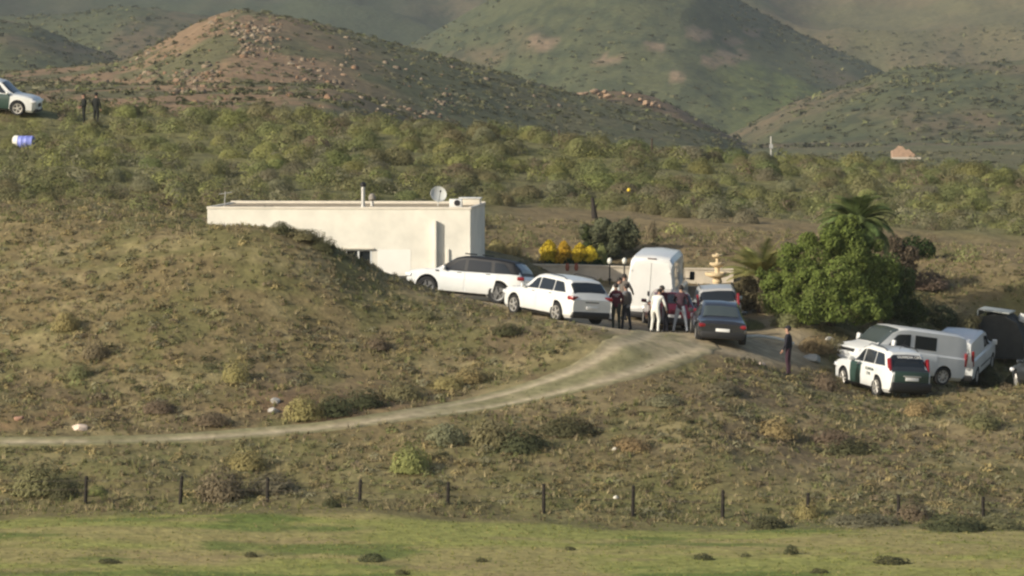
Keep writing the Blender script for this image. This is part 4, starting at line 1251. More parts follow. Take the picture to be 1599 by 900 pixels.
# --- shrubs one can point at: px, py of the foot, D guess, width px, height px, tone, label
NAMED = [
    (62, 785, 125.5, 92, 62, 'olive', 'wide dark olive shrub at the fence near its left end'),
    (100, 790, 124.8, 50, 38, 'dark', 'small dark shrub pressed against the wide olive shrub at the fence'),
    (152, 786, 125.0, 34, 20, 'lime', 'small bright green plant beside the first fence post'),
    (345, 800, 125.0, 90, 66, 'brown', 'broad brown dry shrub standing in the fence line'),
    (424, 798, 125.8, 80, 40, 'grey', 'low grey twiggy shrub at the foot of a fence post'),
    (386, 738, 128.2, 66, 34, 'tan', 'straw-coloured shrub uphill of the broad brown shrub'),
    (518, 808, 123.2, 34, 28, 'dark', 'small round dark shrub on the meadow edge'),
    (640, 752, 127.6, 70, 54, 'lime', 'round yellow-green shrub below the middle of the track'),
    (694, 700, 130.6, 70, 44, 'grey', 'greyish twiggy shrub just below the track'),
    (770, 702, 130.6, 80, 54, 'olive', 'large olive shrub below the track bend'),
    (815, 706, 130.2, 90, 48, 'dark', 'dark green shrub joined to the large olive shrub below the track bend'),
    (885, 664, 132.7, 100, 30, 'dark', 'low wide dark shrub near the top of the slope below the track'),
    (474, 662, 133.5, 60, 50, 'tan', 'tall straw-coloured bush standing beside the two pale grey rocks'),
    (520, 660, 134.0, 60, 40, 'dark', 'dark shaded bush just above the middle of the track'),
    (368, 606, 136.5, 46, 42, 'tan', 'single tan bush midway up the bank'),
    (150, 562, 138.8, 50, 36, 'brown', 'brown bush with a long shadow on the bank'),
    (122, 596, 137.0, 44, 30, 'olive', 'olive tuft low on the bank near its left side'),
    (105, 520, 141.0, 46, 36, 'tan', 'faded tan bush higher up the bank on its left side'),
    (437, 360, 149.0, 38, 26, 'dark', 'little dark bush on the bank crest against the white house wall'),
    (475, 372, 149.0, 60, 22, 'olive', 'flat olive bush on the bank crest against the white house wall'),
    (505, 380, 148.8, 46, 24, 'dark', 'dark low bush where the bank crest drops past the white wall'),
    (735, 600, 139.0, 60, 26, 'tan', 'yellowish bush just above the track bend'),
    (700, 612, 138.2, 50, 28, 'tan', 'straw bush at the upper edge of the track'),
    (1215, 683, 134.0, 64, 38, 'tan', 'tan bush on the open slope below the standing officer'),
    (1300, 678, 134.5, 70, 34, 'brown', 'brown bush below the patrol SUV'),
    (1330, 700, 133.0, 80, 30, 'dark', 'dark low bush below the brown one on the right-hand slope'),
    (1290, 602, 143.0, 44, 34, 'brown', 'small brown bush at the front wheel of the patrol SUV'),
    (1433, 650, 139.5, 50, 34, 'tan', 'pale tan bush at the tail of the patrol SUV'),
    (1272, 545, 150.0, 62, 34, 'tan', 'dry tan bush between the officer and the blue-striped van'),
    (1305, 542, 151.0, 44, 30, 'olive', 'olive bush under the bright green tree by the van bonnet'),
    (1490, 838, 121.4, 110, 26, 'dark', 'long low dark green shrub on the meadow edge under a fence post'),
    (1550, 822, 122.5, 90, 22, 'olive', 'low olive shrub at the fence near the right edge'),
    (1200, 830, 121.8, 70, 26, 'dark', 'dark low shrub at the meadow edge beside a fallen stick'),
    (1262, 814, 124.2, 46, 40, 'tan', 'pale dry bush hiding the foot of a fence post'),
    (1345, 826, 122.8, 120, 20, 'grey', 'long grey low brush on the meadow edge'),
    (1425, 812, 124.0, 60, 34, 'brown', 'dry pinkish brush beside a fence post on the right'),
    (1535, 672, 137.0, 60, 30, 'olive', 'olive bush on the slope below the small white van'),
    (985, 700, 130.7, 60, 26, 'tan', 'straw tuft clump beside the tiny white stone'),
    (1040, 640, 135.5, 60, 24, 'grey', 'grey bush on the slope below the yard'),
    (1130, 610, 138.0, 56, 24, 'grey', 'grey tuft on the slope below the dark saloon'),
    (590, 560, 141.5, 46, 26, 'brown', 'brown bush in the middle of the bank face'),
    (790, 540, 143.0, 50, 22, 'dark', 'dark tuft on the bank below the bright white SUV'),
    (660, 520, 145.0, 44, 20, 'olive', 'olive tuft on the bank below the black-roofed SUV'),
    (250, 640, 133.5, 60, 24, 'brown', 'brown tuft above the track on the reddish cutting'),
    (330, 660, 132.5, 60, 26, 'brown', 'brown brush on the reddish cutting above the track'),
    (570, 640, 135.2, 70, 34, 'dark', 'dark brush on the upper edge of the track'),
    (630, 622, 136.6, 70, 34, 'olive', 'olive brush on the upper edge of the track'),
]
for i, (px, py, D, wpx, hpx, tone, lb) in enumerate(NAMED):
    p = P(px, py, D)
    k = D / F
    z = Hs(p.x, p.y)
    put_shrub('shrub', p.x, p.y, wpx / 2 * k * 1.25, max(hpx * k * 0.98, 0.28), tone, i % 5, lb, 'shrub', None, n=1900, leaf=0.050, loose=0.6)
    occupied.append((p.x, p.y, wpx / 2 * k))
# weed clumps on the meadow
MEAD = [(580, 876, 50, 14, 'round dark weed clump on the meadow left of centre'), (1235, 866, 30, 16, 'small dark upright weed clump on the meadow'),
        (1390, 880, 66, 14, 'widest dark weed clump on the meadow, near its right end'), (393, 870, 26, 10, 'weed clump on the meadow below the fence post by the dark round shrub'),
        (170, 880, 44, 9, 'flat dark weed clump at the left end of the meadow'), (628, 899, 30, 10, 'weed clump cut by the bottom edge of the meadow'),
        (752, 878, 24, 9, 'small weed clump in the middle of the meadow'), (890, 860, 22, 8, 'leaning little weed clump on the meadow'),
        (1098, 874, 40, 11, 'weed clump with a leaning stalk on the right half of the meadow'), (1278, 895, 34, 9, 'low weed clump close to the bottom edge'),
        (1165, 870, 20, 8, 'tiny weed clump between two larger ones on the meadow')]
for i, (px, py, wpx, hpx, lb) in enumerate(MEAD):
    D = 14.1 * F / (py - HY) * 0.945
    p = P(px, py, D)
    ds = np.arange(100, 124, 0.25); hv = H((px - 799.5) / F * ds, ds)
    D = float(ds[np.argmax(hv >= CZ - (py - HY) / F * ds)]); k = D / F
    put_shrub('weed_clump', (px - 799.5) * k, D, wpx / 2 * k, max(hpx * k * 1.2, 0.16), 'dark', i % 5, lb, 'weed clump', 'weed clumps on the meadow', n=500, leaf=0.09)

def visible_ground(px, py):
    ds = np.arange(150, 246, 0.5); hv = H((px - 799.5) / F * ds, ds)
    w_ = np.where(hv >= CZ - (py - HY) / F * ds)[0]
    return float(ds[w_[0]]) if len(w_) else None

# --- the scrub belt behind the house: every larger bush its own object
HOUSE_C = Vector((-5.4, 160.5))
def blocked(x, y, r=0.5):
    if 155.5 < y < 167 and -13.2 < x < -0.2: return True
    if float(yard_mask(np.array([x]), np.array([y]))[0]) > 0.05: return True
    if float(track_dist(np.array([x]), np.array([y]))[0]) < 1.9 + r: return True
    for key, (px, py, D, th, L, wb) in VEH.items():
        c = P(px, py, D); a = R(th)
        dx, dy = x - c.x, y - c.y
        u = dx * math.cos(a) + dy * math.sin(a); v = -dx * math.sin(a) + dy * math.cos(a)
        if abs(u) < L / 2 + 0.2 + r * .7 and abs(v) < 1.15 + r * .7: return True
    return False

def field(x, y):     # the brown clearing behind the house
    return (x > -1.5 and y < 190 - 0.0 * x and y < 186 + 4 * math.sin(x * .5)) or (y < 166)
pool = []
tries = 0
rr = random.Random(5)
while len(pool) < 285 and tries < 40000:
    tries += 1
    y = 168 + 76 * rr.random() ** 0.72
    x = rr.uniform(-0.131, 0.131) * y
    if field(x, y) or blocked(x, y): continue
    if y < 186 and rr.random() < .3: continue
    s = rr.uniform(0.55, 1.08) * (0.9 + 0.2 * (y > 195))
    if 186 < y < 201 and -26.5 < x < -20: continue
    if 205 < y < 221 and -31 < x < -17: s *= .6
    if any((x - a) ** 2 + ((y - b) * 0.55) ** 2 < (0.50 * (s + c)) ** 2 for a, b, c in pool): continue
    if 215 < y < 229 and -32 < x < -23: continue
    pool.append((x, y, s))
ZN = [(80, 'near the blue drum'), (200, 'below the two crest officers'), (335, 'left of the house'), (450, 'above the aerial'), (540, 'above the roof middle'), (620, 'above the flue pipe'),
      (720, 'above the satellite dish'), (820, 'above the shaded house end'), (900, 'above the golden shrubs'), (980, 'above the olive tree'), (1080, 'above the tall van'), (1180, 'above the fountain'),
      (1280, 'above the small palm'), (1390, 'above the tall palm'), (1490, 'right of the tall palm'), (9999, 'above the dark shelter')]
def zone_words(x, y):
    px = 799.5 + F * x / y
    return next(w_ for lim, w_ in ZN if px < lim)
RNAME = ['on the crest', 'high on the slope', 'low on the slope']
used_lb = {}
bush_o = []
for i, (x, y, s) in enumerate(pool):
    rnd = fbm(np.array([x / 9]), np.array([y / 9]), 2, 3)[0] + rr.uniform(-.22, .22)
    dist = sstep(175, 235, y)
    tone = 'lime' if rnd > .60 else 'green' if rnd > .42 else 'olive' if rnd > .26 else 'grey' if rnd > .16 else 'brown'
    if y < 190 and tone == 'lime': tone = 'olive'
    if y < 200 and tone == 'green' and rr.random() < .5: tone = 'grey'
    row = 0 if y > 222 else 1 if y > 198 else 2
    sz = 'large' if s > .86 else 'middling' if s > .66 else 'small'
    tw = {'lime': 'yellow-green', 'green': 'green', 'olive': 'olive', 'grey': 'grey-green', 'brown': 'brown'}[tone]
    hk = rr.uniform(0.72, 1.12)
    lb = '%s %s %s bush %s, %s' % (sz, 'squat' if hk < .83 else 'upright' if hk > 1.0 else 'domed', tw, RNAME[row], zone_words(x, y))
    o_ = put_shrub('bush', x, y, s * 1.0, s * hk, tone, i % 6, lb, 'bush', 'bushes of the scrub belt', n=2200, leaf=0.044)
    bush_o.append(o_)

by_l = {}
for o_ in bush_o: by_l.setdefault(o_['label'], []).append(o_)
for l_, os_ in by_l.items():
    if len(os_) > 1:
        os_.sort(key=lambda q: q.location.x / q.location.y)
        w2_ = ['leftmost', 'rightmost'] if len(os_) == 2 else ['leftmost', 'middle', 'rightmost'] if len(os_) == 3 else ORD
        for q, w_ in zip(os_, w2_): q['label'] = '%s (%s such)' % (l_, w_)

# --- scrub nobody could count: one merged mesh per look
def scatter(name, n, ys, xr, size, hfac, nleaf, leaf, tones, probs, seed, label, reject=None, dens=None, kind='stuff', loose=.25):
    r = np.random.default_rng(seed)
    V = []; Fc = []; Cc = []; off = 0
    protos = [bush_arrays(nleaf, seed * 13 + k, leaf, lobes=5, loose=loose) for k in range(6)]
    y = ys[0] + (ys[1] - ys[0]) * r.random(n)
    x = (xr[0] + (xr[1] - xr[0]) * r.random(n)) * y
    keep = np.ones(n, bool)
    if dens is not None: keep &= r.random(n) < dens(x, y)
    keep &= yard_mask(x, y) < 0.1
    keep &= ~((y > 156.3) & (y < 167.3) & (x > -13) & (x < 0.2))
    for key, (px, py, D, th, L, wb) in VEH.items():
        c = P(px, py, D); a = R(th)
        dx, dy = x - c.x, y - c.y
        u = dx * math.cos(a) + dy * math.sin(a); v = -dx * math.sin(a) + dy * math.cos(a)
        keep &= ~((np.abs(u) < L / 2 + 0.25) & (np.abs(v) < 1.15))
    td = track_dist(x, y)
    keep &= td > np.interp(y, [130, 134, 137, 143], [0.5, 0.7, 1.3, 2.3]) + size[1] * .5
    x = x[keep]; y = y[keep]
    z = H(x, y)
    tn = r.choice(len(tones), size=len(x), p=probs)
    patch = fbm(x / 6, y / 6, 2, seed)
    for i in range(len(x)):
        v, f, t_ = protos[i % 6]
        s = size[0] + (size[1] - size[0]) * r.random() ** 2
        a = r.random() * 6.28; ca, sa = math.cos(a), math.sin(a)
        vv = np.empty_like(v)
        vv[:, 0] = (v[:, 0] * ca - v[:, 1] * sa) * s + x[i]
        vv[:, 1] = (v[:, 0] * sa + v[:, 1] * ca) * s + y[i]
        vv[:, 2] = v[:, 2] * s * hfac * r.uniform(.75, 1.3) + z[i] - 0.03
        V.append(vv); Fc.append(f + off); off += len(v)
        b = np.array(TONES[tones[tn[i]]]) * (0.75 + 0.5 * r.random()) * (0.8 + 0.4 * patch[i])
        if y[i] > 300: b = b * 0.82
        elif y[i] > 170 and x[i] > -99: b = b * 0.95
        Cc.append(b[None, :] * t_[:, None])
    o = mesh_np(name, np.concatenate(V), np.concatenate(Fc), [vcol_mat('foliage_' + name, rough=0.85, transl=0.27)], col=np.concatenate(Cc))
    o['kind'] = kind
    if label: o['label'] = label
    return o

# low cushions on the bank and lower slopes
scatter('low_scrub', 14000, (123.5, 172), (-0.14, 0.14), (0.10, 0.34), 0.75, 52, 0.17, ['olive', 'grey', 'tan', 'dark', 'brown', 'green'], [.27, .26, .17, .12, .13, .05], 3,
        'low grey-green and straw scrub cushions covering the bank and slopes',
        dens=lambda x, y: np.clip(0.25 + 1.5 * (fbm(x / 4, y / 4, 3, 8) - 0.35), 0.08, 1) * np.where((x > 1) & (y > 163), 0.35, 1))
# the filling of the scrub belt
scatter('scrub_belt', 4600, (168, 247), (-0.14, 0.14), (0.35, 0.90), 0.95, 240, 0.070, ['green', 'olive', 'grey', 'lime', 'brown', 'dark'], [.28, .28, .17, .12, .09, .06], 4,
        'dense low scrub filling the belt behind the house',
        dens=lambda x, y: np.where((x > -1.5) & (y < 187), 0.05, 1) * np.clip(0.3 + 2.2 * (fbm(x / 6, y / 6, 3, 18) - 0.35), 0.15, 1))
# scrub on the rocky hill and the plain
scatter('hillside_scrub', 27000, (330, 860), (-0.14, 0.14), (0.28, 1.0), 0.7, 12, 0.42, ['dark', 'olive', 'grey', 'green'], [.45, .25, .2, .1], 6,
        'dark scrub dotted over the rocky hill and the plain', dens=lambda x, y: np.clip(0.3 + 2.0 * (fbm(x / 30, y / 60, 3, 28) - 0.4), 0.1, 1) * np.where(y < 540, .25, 1))
scatter('mountain_scrub', 17000, (950, 1900), (-0.14, 0.14), (0.7, 1.9), 0.55, 9, 0.5, ['dark', 'olive', 'green'], [.6, .25, .15], 7,
        'dark scrub dotted over the distant green slopes', dens=lambda x, y: np.clip(0.3 + 2.0 * (fbm(x / 60, y / 120, 3, 38) - 0.4), 0.05, 1))

# --- loose stone on the rocky hill: small angular blocks
r_ = np.random.default_rng(77)
V = []; Fs = []; C = []; off = 0
cand = []
for (px0, px1, py0, py1, n_) in ((365, 440, 36, 90, 190), (325, 400, 26, 60, 60), (195, 330, 60, 130, 60), (270, 345, 110, 150, 110), (420, 560, 90, 135, 80), (590, 720, 150, 185, 50), (120, 900, 60, 180, 200)):
    for _ in range(n_):
        cand.append((r_.uniform(px0, px1), r_.uniform(py0, py1)))
ds = np.arange(400, 830, 2.5)
for (px_, py_) in cand:
    hv = H((px_ - 799.5) / F * ds, ds, False)
    w_ = np.where(hv >= CZ - (py_ - HY) / F * ds)[0]
    if not len(w_): continue
    D_ = float(ds[w_[0]]); x_ = (px_ - 799.5) / F * D_; z_ = Hs(x_, D_)
    s_ = 0.12 + 0.42 * r_.random() ** 2.5
    k_ = 8
    cube = np.array([(-1, -1, -1), (1, -1, -1), (1, 1, -1), (-1, 1, -1), (-1, -1, 1), (1, -1, 1), (1, 1, 1), (-1, 1, 1)], float)
    cube[4:] *= (.7, .7, .8)
    cube *= (r_.uniform(.8, 1.5), r_.uniform(.7, 1.2), r_.uniform(.5, .9)); cube += r_.normal(size=(8, 3)) * .18
    a_ = r_.random() * 6.28
    rot = np.array([[math.cos(a_), -math.sin(a_), 0], [math.sin(a_), math.cos(a_), 0], [0, 0, 1]])
    V.append((cube @ rot.T) * s_ + (x_, D_, z_ + s_ * .3)); 
    Fs.append(np.array([(0, 3, 2, 1), (4, 5, 6, 7), (0, 1, 5, 4), (1, 2, 6, 5), (2, 3, 7, 6), (3, 0, 4, 7)]) + off); off += 8
    C.append(np.tile(np.array((.21, .165, .115)) * r_.uniform(.6, 1.25) * ((1, .8, .7) if r_.random() < .35 else (1, 1, 1)), (8, 1)))
o = mesh_np('loose_rock', np.concatenate(V), np.concatenate(Fs), [vcol_mat('loose_rock', nscale=3, namp=.2)], col=np.concatenate(C))
o['kind'] = 'stuff'; o['label'] = 'loose pale rock scattered over the rocky hill'

# --- grass tufts (blades) on slopes and meadow
def tufts(name, n, ys, hgt, wid, nb, cols, probs, seed, label, dens=None, strip=False):
    r = np.random.default_rng(seed)
    y = ys[0] + (ys[1] - ys[0]) * r.random(n)
    x = r.uniform(-0.145, 0.145, n) * y
    if strip:
        x = r.uniform(-0.02, 0.05, n) * y
        keep = track_dist(x, y) < 0.3
    else:
        keep = yard_mask(x, y) < 0.35
        keep &= track_dist(x, y) > np.interp(y, [130, 134, 137, 143], [0.45, 0.6, 1.1, 2.0])
    keep &= ~((y > 157.3) & (y < 166.3) & (x > -13) & (x < 0))
    if dens is not None: keep &= r.random(n) < dens(x, y)
    x = x[keep]; y = y[keep]; z = H(x, y) - 0.03
    m = len(x)
    h = (hgt[0] + (hgt[1] - hgt[0]) * r.random(m) ** 1.8)
    ci = r.choice(len(cols), size=m, p=probs)
    bc = np.array(cols)[ci] * (0.7 + 0.6 * r.random(m))[:, None]
    a = r.random((m, nb)) * 6.28
    sp = (0.25 + 0.5 * r.random((m, nb))) * h[:, None]
    tip = np.stack([x[:, None] + np.cos(a) * sp, y[:, None] + np.sin(a) * sp, z[:, None] + h[:, None] * (0.6 + 0.5 * r.random((m, nb)))], -1)
    w_ = wid * (0.6 + 0.8 * r.random((m, nb)))
    j = r.normal(size=(m, nb, 2)) * 0.05
    b0 = np.stack([x[:, None] + j[..., 0] - np.sin(a) * w_, y[:, None] + j[..., 1] + np.cos(a) * w_, np.repeat(z[:, None], nb, 1)], -1)
    b1 = np.stack([x[:, None] + j[..., 0] + np.sin(a) * w_, y[:, None] + j[..., 1] - np.cos(a) * w_, np.repeat(z[:, None], nb, 1)], -1)
    V = np.stack([b0, b1, tip], 2).reshape(-1, 3)
    Fc = np.arange(len(V)).reshape(-1, 3)
    C = np.repeat(bc, nb * 3, 0)
    o = mesh_np(name, V, Fc, [vcol_mat('blades_' + name, rough=0.9, transl=0.25)], col=C)
    o['kind'] = 'stuff'; o['label'] = label
    return o
tufts('dry_grass', 52000, (122.5, 178), (0.07, 0.26), 0.022, 7, [(0.36, 0.30, 0.17), (0.25, 0.225, 0.11), (0.18, 0.19, 0.078), (0.19, 0.155, 0.095)], [.3, .3, .22, .18], 41,
      'dry straw and olive grass tufts over the slopes', dens=lambda x, y: np.clip(0.35 + 1.6 * (fbm(x / 3, y / 3, 3, 58) - 0.35), 0.15, 1))
tufts('track_grass', 2600, (136, 147), (0.04, 0.14), 0.02, 6, [(0.27, 0.24, 0.12), (0.18, 0.19, 0.08)], [.5, .5], 44,
      'thin grass growing between the ruts of the track', strip=True)
tufts('meadow_grass', 26000, (101, 124), (0.03, 0.10), 0.018, 6, [(0.25, 0.26, 0.08), (0.19, 0.215, 0.062), (0.31, 0.27, 0.12)], [.4, .35, .25], 42,
      'short green meadow grass along the bottom', dens=lambda x, y: np.clip(0.4 + 1.6 * (fbm(x / 3, y / 2, 3, 68) - 0.35), 0.2, 1))

# ------------------------------------------------------------------ trees
def blob_crown(blobs, n, leaf, base, seed, light=0.25):
    r = np.random.default_rng(seed)
    V = []; Fs = []; C = []; off = 0
    tot = sum(b[3] ** 2 for b in blobs)
    for bi, (x, y, z, rad) in enumerate(blobs):
        k = max(int(n * rad ** 2 / tot), 30)
        d = rand_dirs(k, r, -1)
        L = rand_dirs(6, r, -1)
        rr_ = 0.70 + 0.32 * (np.clip(d @ L.T, 0, 1) ** 6).max(1)
        c = d * (rad * rr_ * (1 - 0.35 * r.random(k) ** 1.5))[:, None] + np.array([x, y, z])
        nr = d * .8 + r.normal(size=(k, 3)) * .45 + np.array([0, 0, .2]); nr /= np.linalg.norm(nr, axis=1)[:, None]
        v, f = leaf_quads(c, nr, leaf * 1.35, r, 0.36, d * .5 + np.array([0, 0, .6]))
        V.append(v); Fs.append(f + off); off += len(v)
        t_ = np.repeat(0.8 + .4 * r.random(k), 4) * (0.82 + 0.36 * r.random())
        C.append(np.asarray(base)[None, :] * t_[:, None])
    return np.concatenate(V), np.concatenate(Fs), np.concatenate(C)

def tree(px, py, D, label, cat, blobs, n, leaf, base, trunk_h, trunk_r, seed, name='tree', scale=1.0, leaves='tree'):
    p = P(px, py, D); p.z = Hs(p.x, p.y) - 0.05
    t_ = empty(name, p, label=label, cat=cat)
    t_.scale = (scale,) * 3
    v, f, c = blob_crown(blobs, n, leaf, base, seed)
    mesh_np('crown', v, f, [leafm(leaves)], t_, col=c)
    bm = bmesh.new(); rq = random.Random(seed)
    bm_tube(bm, (0, 0, -0.3), (0.03, 0, trunk_h), trunk_r * 1.3, trunk_r * .8, 10)
    for b in blobs[:12]:
        q = Vector((b[0], b[1], b[2])); s0 = Vector((0.03, 0, trunk_h * rq.uniform(.5, 1)))
        mid = s0.lerp(q, .5) + Vector((rq.uniform(-.1, .1), rq.uniform(-.1, .1), -.1))
        bm_tube(bm, s0, mid, trunk_r * .55, trunk_r * .38, 7); bm_tube(bm, mid, q, trunk_r * .38, trunk_r * .12, 6)
    from_bm('trunk', bm, M_wood, t_)
    return t_

# large bright green pepper-tree like crown beside the vans
rq = random.Random(3)
bl = []
spec = [(-1.9, 0, 1.1, .95), (-1.3, -.3, 1.9, .95), (-.6, 0, 2.7, .95), (.2, .2, 3.1, .85), (.9, 0, 2.8, .9), (1.5, .2, 2.2, .95), (2.0, .3, 1.5, .85), (.3, -.5, 2.0, 1.05), (-.5, -.7, 1.3, 1.0), (.9, -.4, 1.4, 1.0),
        (-1.5, -.4, .7, .8), (-.9, -.9, .6, .75), (.1, -.9, .7, .8), (1.1, -.6, .7, .8), (1.9, 0, .8, .75), (-2.2, .1, 1.7, .6), (-1.6, .2, 2.6, .6), (-.1, -.2, 3.5, .5), (.6, .1, 3.6, .45), (1.0, .2, 3.5, .45), (1.3, .3, 3.1, .5), (2.35, .2, 2.1, .5), (-.9, .1, 3.2, .5)]
bl = [(x, y * 1.3, z, r_ * .92) for x, y, z, r_ in spec]
for _ in range(34):
    q = rq.choice(spec); a_ = rq.uniform(0, 6.28); e_ = rq.uniform(-.3, 1.3)
    bl.append((q[0] + math.cos(a_) * math.cos(e_) * q[3], q[1] * 1.3 - abs(math.sin(a_)) * math.cos(e_) * q[3], q[2] + math.sin(e_) * q[3] * .9, rq.uniform(.18, .36)))
tree(1297, 512, 153.6, 'big bright green bushy tree between the yard and the parked vans', 'tree', bl, 34000, 0.055, (0.128, 0.182, 0.046), 1.3, .16, 5, leaves='bright')
# darker tree right behind it, in its shade
bl = [(0, 0, 1.2, 1.0), (.7, 0, .9, .8), (-.6, 0, .9, .8), (.2, .1, 2.1, .85), (.8, .2, 1.7, .7), (-.5, .2, 1.9, .7), (1.3, .1, .6, .6)]
tree(1376, 500, 156.5, 'dark green tree overlapping the right side of the bright green tree', 'tree', bl, 10000, 0.065, (0.095, 0.130, 0.045), .8, .12, 6, leaves='darkg')
# brownish thin tree
bl = [(0, 0, 1.2, .75), (.6, .1, .8, .6), (.1, 0, 1.8, .55), (.7, 0, 1.5, .5), (-.5, 0, .8, .5)]
tree(1393, 440, 164, 'brownish half-bare bush rising behind the dark green tree', 'tree', bl, 2600, 0.07, (0.145, 0.120, 0.075), .8, .08, 7, leaves='bare')
bl = [(0, 0, .5, .6), (.6, 0, .45, .5), (-.6, 0, .5, .5)]
tree(1425, 398, 171, 'low dark green bush right of the palm, on the brown field edge', 'bush', bl, 1800, 0.07, (0.050, 0.075, 0.025), .3, .05, 8, leaves='darkg')
bl = [(0, 0, .8, .45), (.2, 0, 1.3, .4), (-.15, 0, 1.2, .35), (0, 0, 1.6, .3)]
tree(1338, 382, 159.5, 'pale tan-green slender bush in front of the palm', 'tree', [(x, y, z + 1.0, r_) for x, y, z, r_ in bl], 2200, 0.06, (0.150, 0.145, 0.065), 1.6, .07, 9, leaves='pale')
# olive-like tree left of the tall van
bl = [(-.2, 0, 1.7, .6), (.4, 0, 1.9, .6), (.9, .1, 1.6, .55), (0, 0, 2.2, .45), (.8, 0, 2.2, .4), (-.6, 0, 1.9, .45), (.3, -.2, 1.3, .55), (1.1, 0, 1.9, .35), (-.35, .1, 1.1, .35)]
bl = [(x * 1.12, y, z - .85, r_ * 1.1) for x, y, z, r_ in bl]
tree(942, 432, 169, 'grey-green olive tree behind the yellow shrubs and tall van', 'tree', bl, 9000, 0.055, (0.175, 0.185, 0.105), .5, .12, 10, leaves='olivet')
bl = [(0, 0, .4, .28), (.03, 0, .8, .25), (0, 0, 1.2, .2), (.02, 0, 1.5, .14)]
tree(915, 428, 168, 'slim dark column shrub behind the yellow shrubs', 'shrub', bl, 1500, 0.05, (0.060, 0.080, 0.030), .5, .04, 11, leaves='darkg', name='column_shrub')
# the dry grey-brown bush between the dark saloon and the bright tree
bl = [(0, 0, .8, .85), (-.8, 0, .6, .6), (.8, 0, .6, .7), (.1, 0, 1.5, .6), (.7, .1, 1.2, .5), (-.5, 0, 1.2, .5), (1.0, -.4, .4, .5)]
tree(1165, 506, 157.2, 'dry grey-brown bush between the dark saloon and the bright green tree', 'bush', bl, 4500, 0.065, (0.165, 0.135, 0.080), .7, .08, 12, leaves='bare', scale=.8)

# four golden conical shrubs and the dark hedge in front
for i, (px, top, lb) in enumerate([(857, 374, 'golden shrub nearest the house in the row of four'), (880, 376, 'second golden shrub from the house in the row of four'),
                                   (905, 379, 'third golden shrub from the house in the row of four'), (922, 384, 'golden shrub farthest from the house in the row of four')]):
    D = 167.0; p = P(px, 424, D); p.z = Hs(p.x, p.y)
    hh2 = P(px, top, D).z - p.z
    t_ = empty('golden_shrub', p, label=lb, cat='shrub', group='golden conical shrubs behind the hedge')
    k = hh2 / 1.5
    v, f, c = blob_crown([(0, 0, hh2 - .80, .42), (0, 0, hh2 - .52, .40), (.02, 0, hh2 - .28, .30), (0, 0, hh2 - .12, .14), (-.22, .03, hh2 - .95, .26), (.24, 0, hh2 - .85, .24), (.12, -.2, hh2 - .5, .2), (-.15, -.15, hh2 - .7, .24)], 3400, .045, (0.66, 0.47, 0.05), 30 + i)
    mesh_np('crown', v, f, [leafm('gold')], t_, col=c)
    bm = bmesh.new(); bm_tube(bm, (0, 0, -.2), (0, 0, hh2 - .8), .04, .03, 7); from_bm('trunk', bm, M_wood, t_)
D = 166.2; p = P(873, 428, D); p.z = Hs(p.x, p.y)
bl = [(x, rq.uniform(-.1, .1), .05 + rq.uniform(0, .18), .40) for x in np.arange(-1.5, 1.6, .28)]
v, f, c = blob_crown(bl, 5500, .06, (0.028, 0.046, 0.018), 44)
o = mesh_np('hedge', v, f, [leafm('hedge')], col=c); o.location = p
tag(o, 'dark green hedge under the four golden shrubs', 'hedge')
# yellowish weeds between hedge and house
for px, lb in ((775, 'pale yellow weedy bush beside the shaded end of the house'), (800, 'second pale weedy bush between the house and the hedge')):
    p = P(px, 425, 166.8); put_shrub('shrub', p.x, p.y, .55, .75, 'tan', 2, lb, 'shrub', None, n=900, leaf=.07)
p = P(940, 430, 167.5); put_shrub('shrub', p.x, p.y, .35, 1.1, 'lime', 1, 'yellow-green shrub right of the golden row', 'shrub', None, n=900, leaf=.07)
p = P(1018, 410, 172); put_shrub('shrub', p.x, p.y, .3, .9, 'brown', 1, 'small brown shrub behind the tall van roof', 'shrub', None, n=700, leaf=.08)

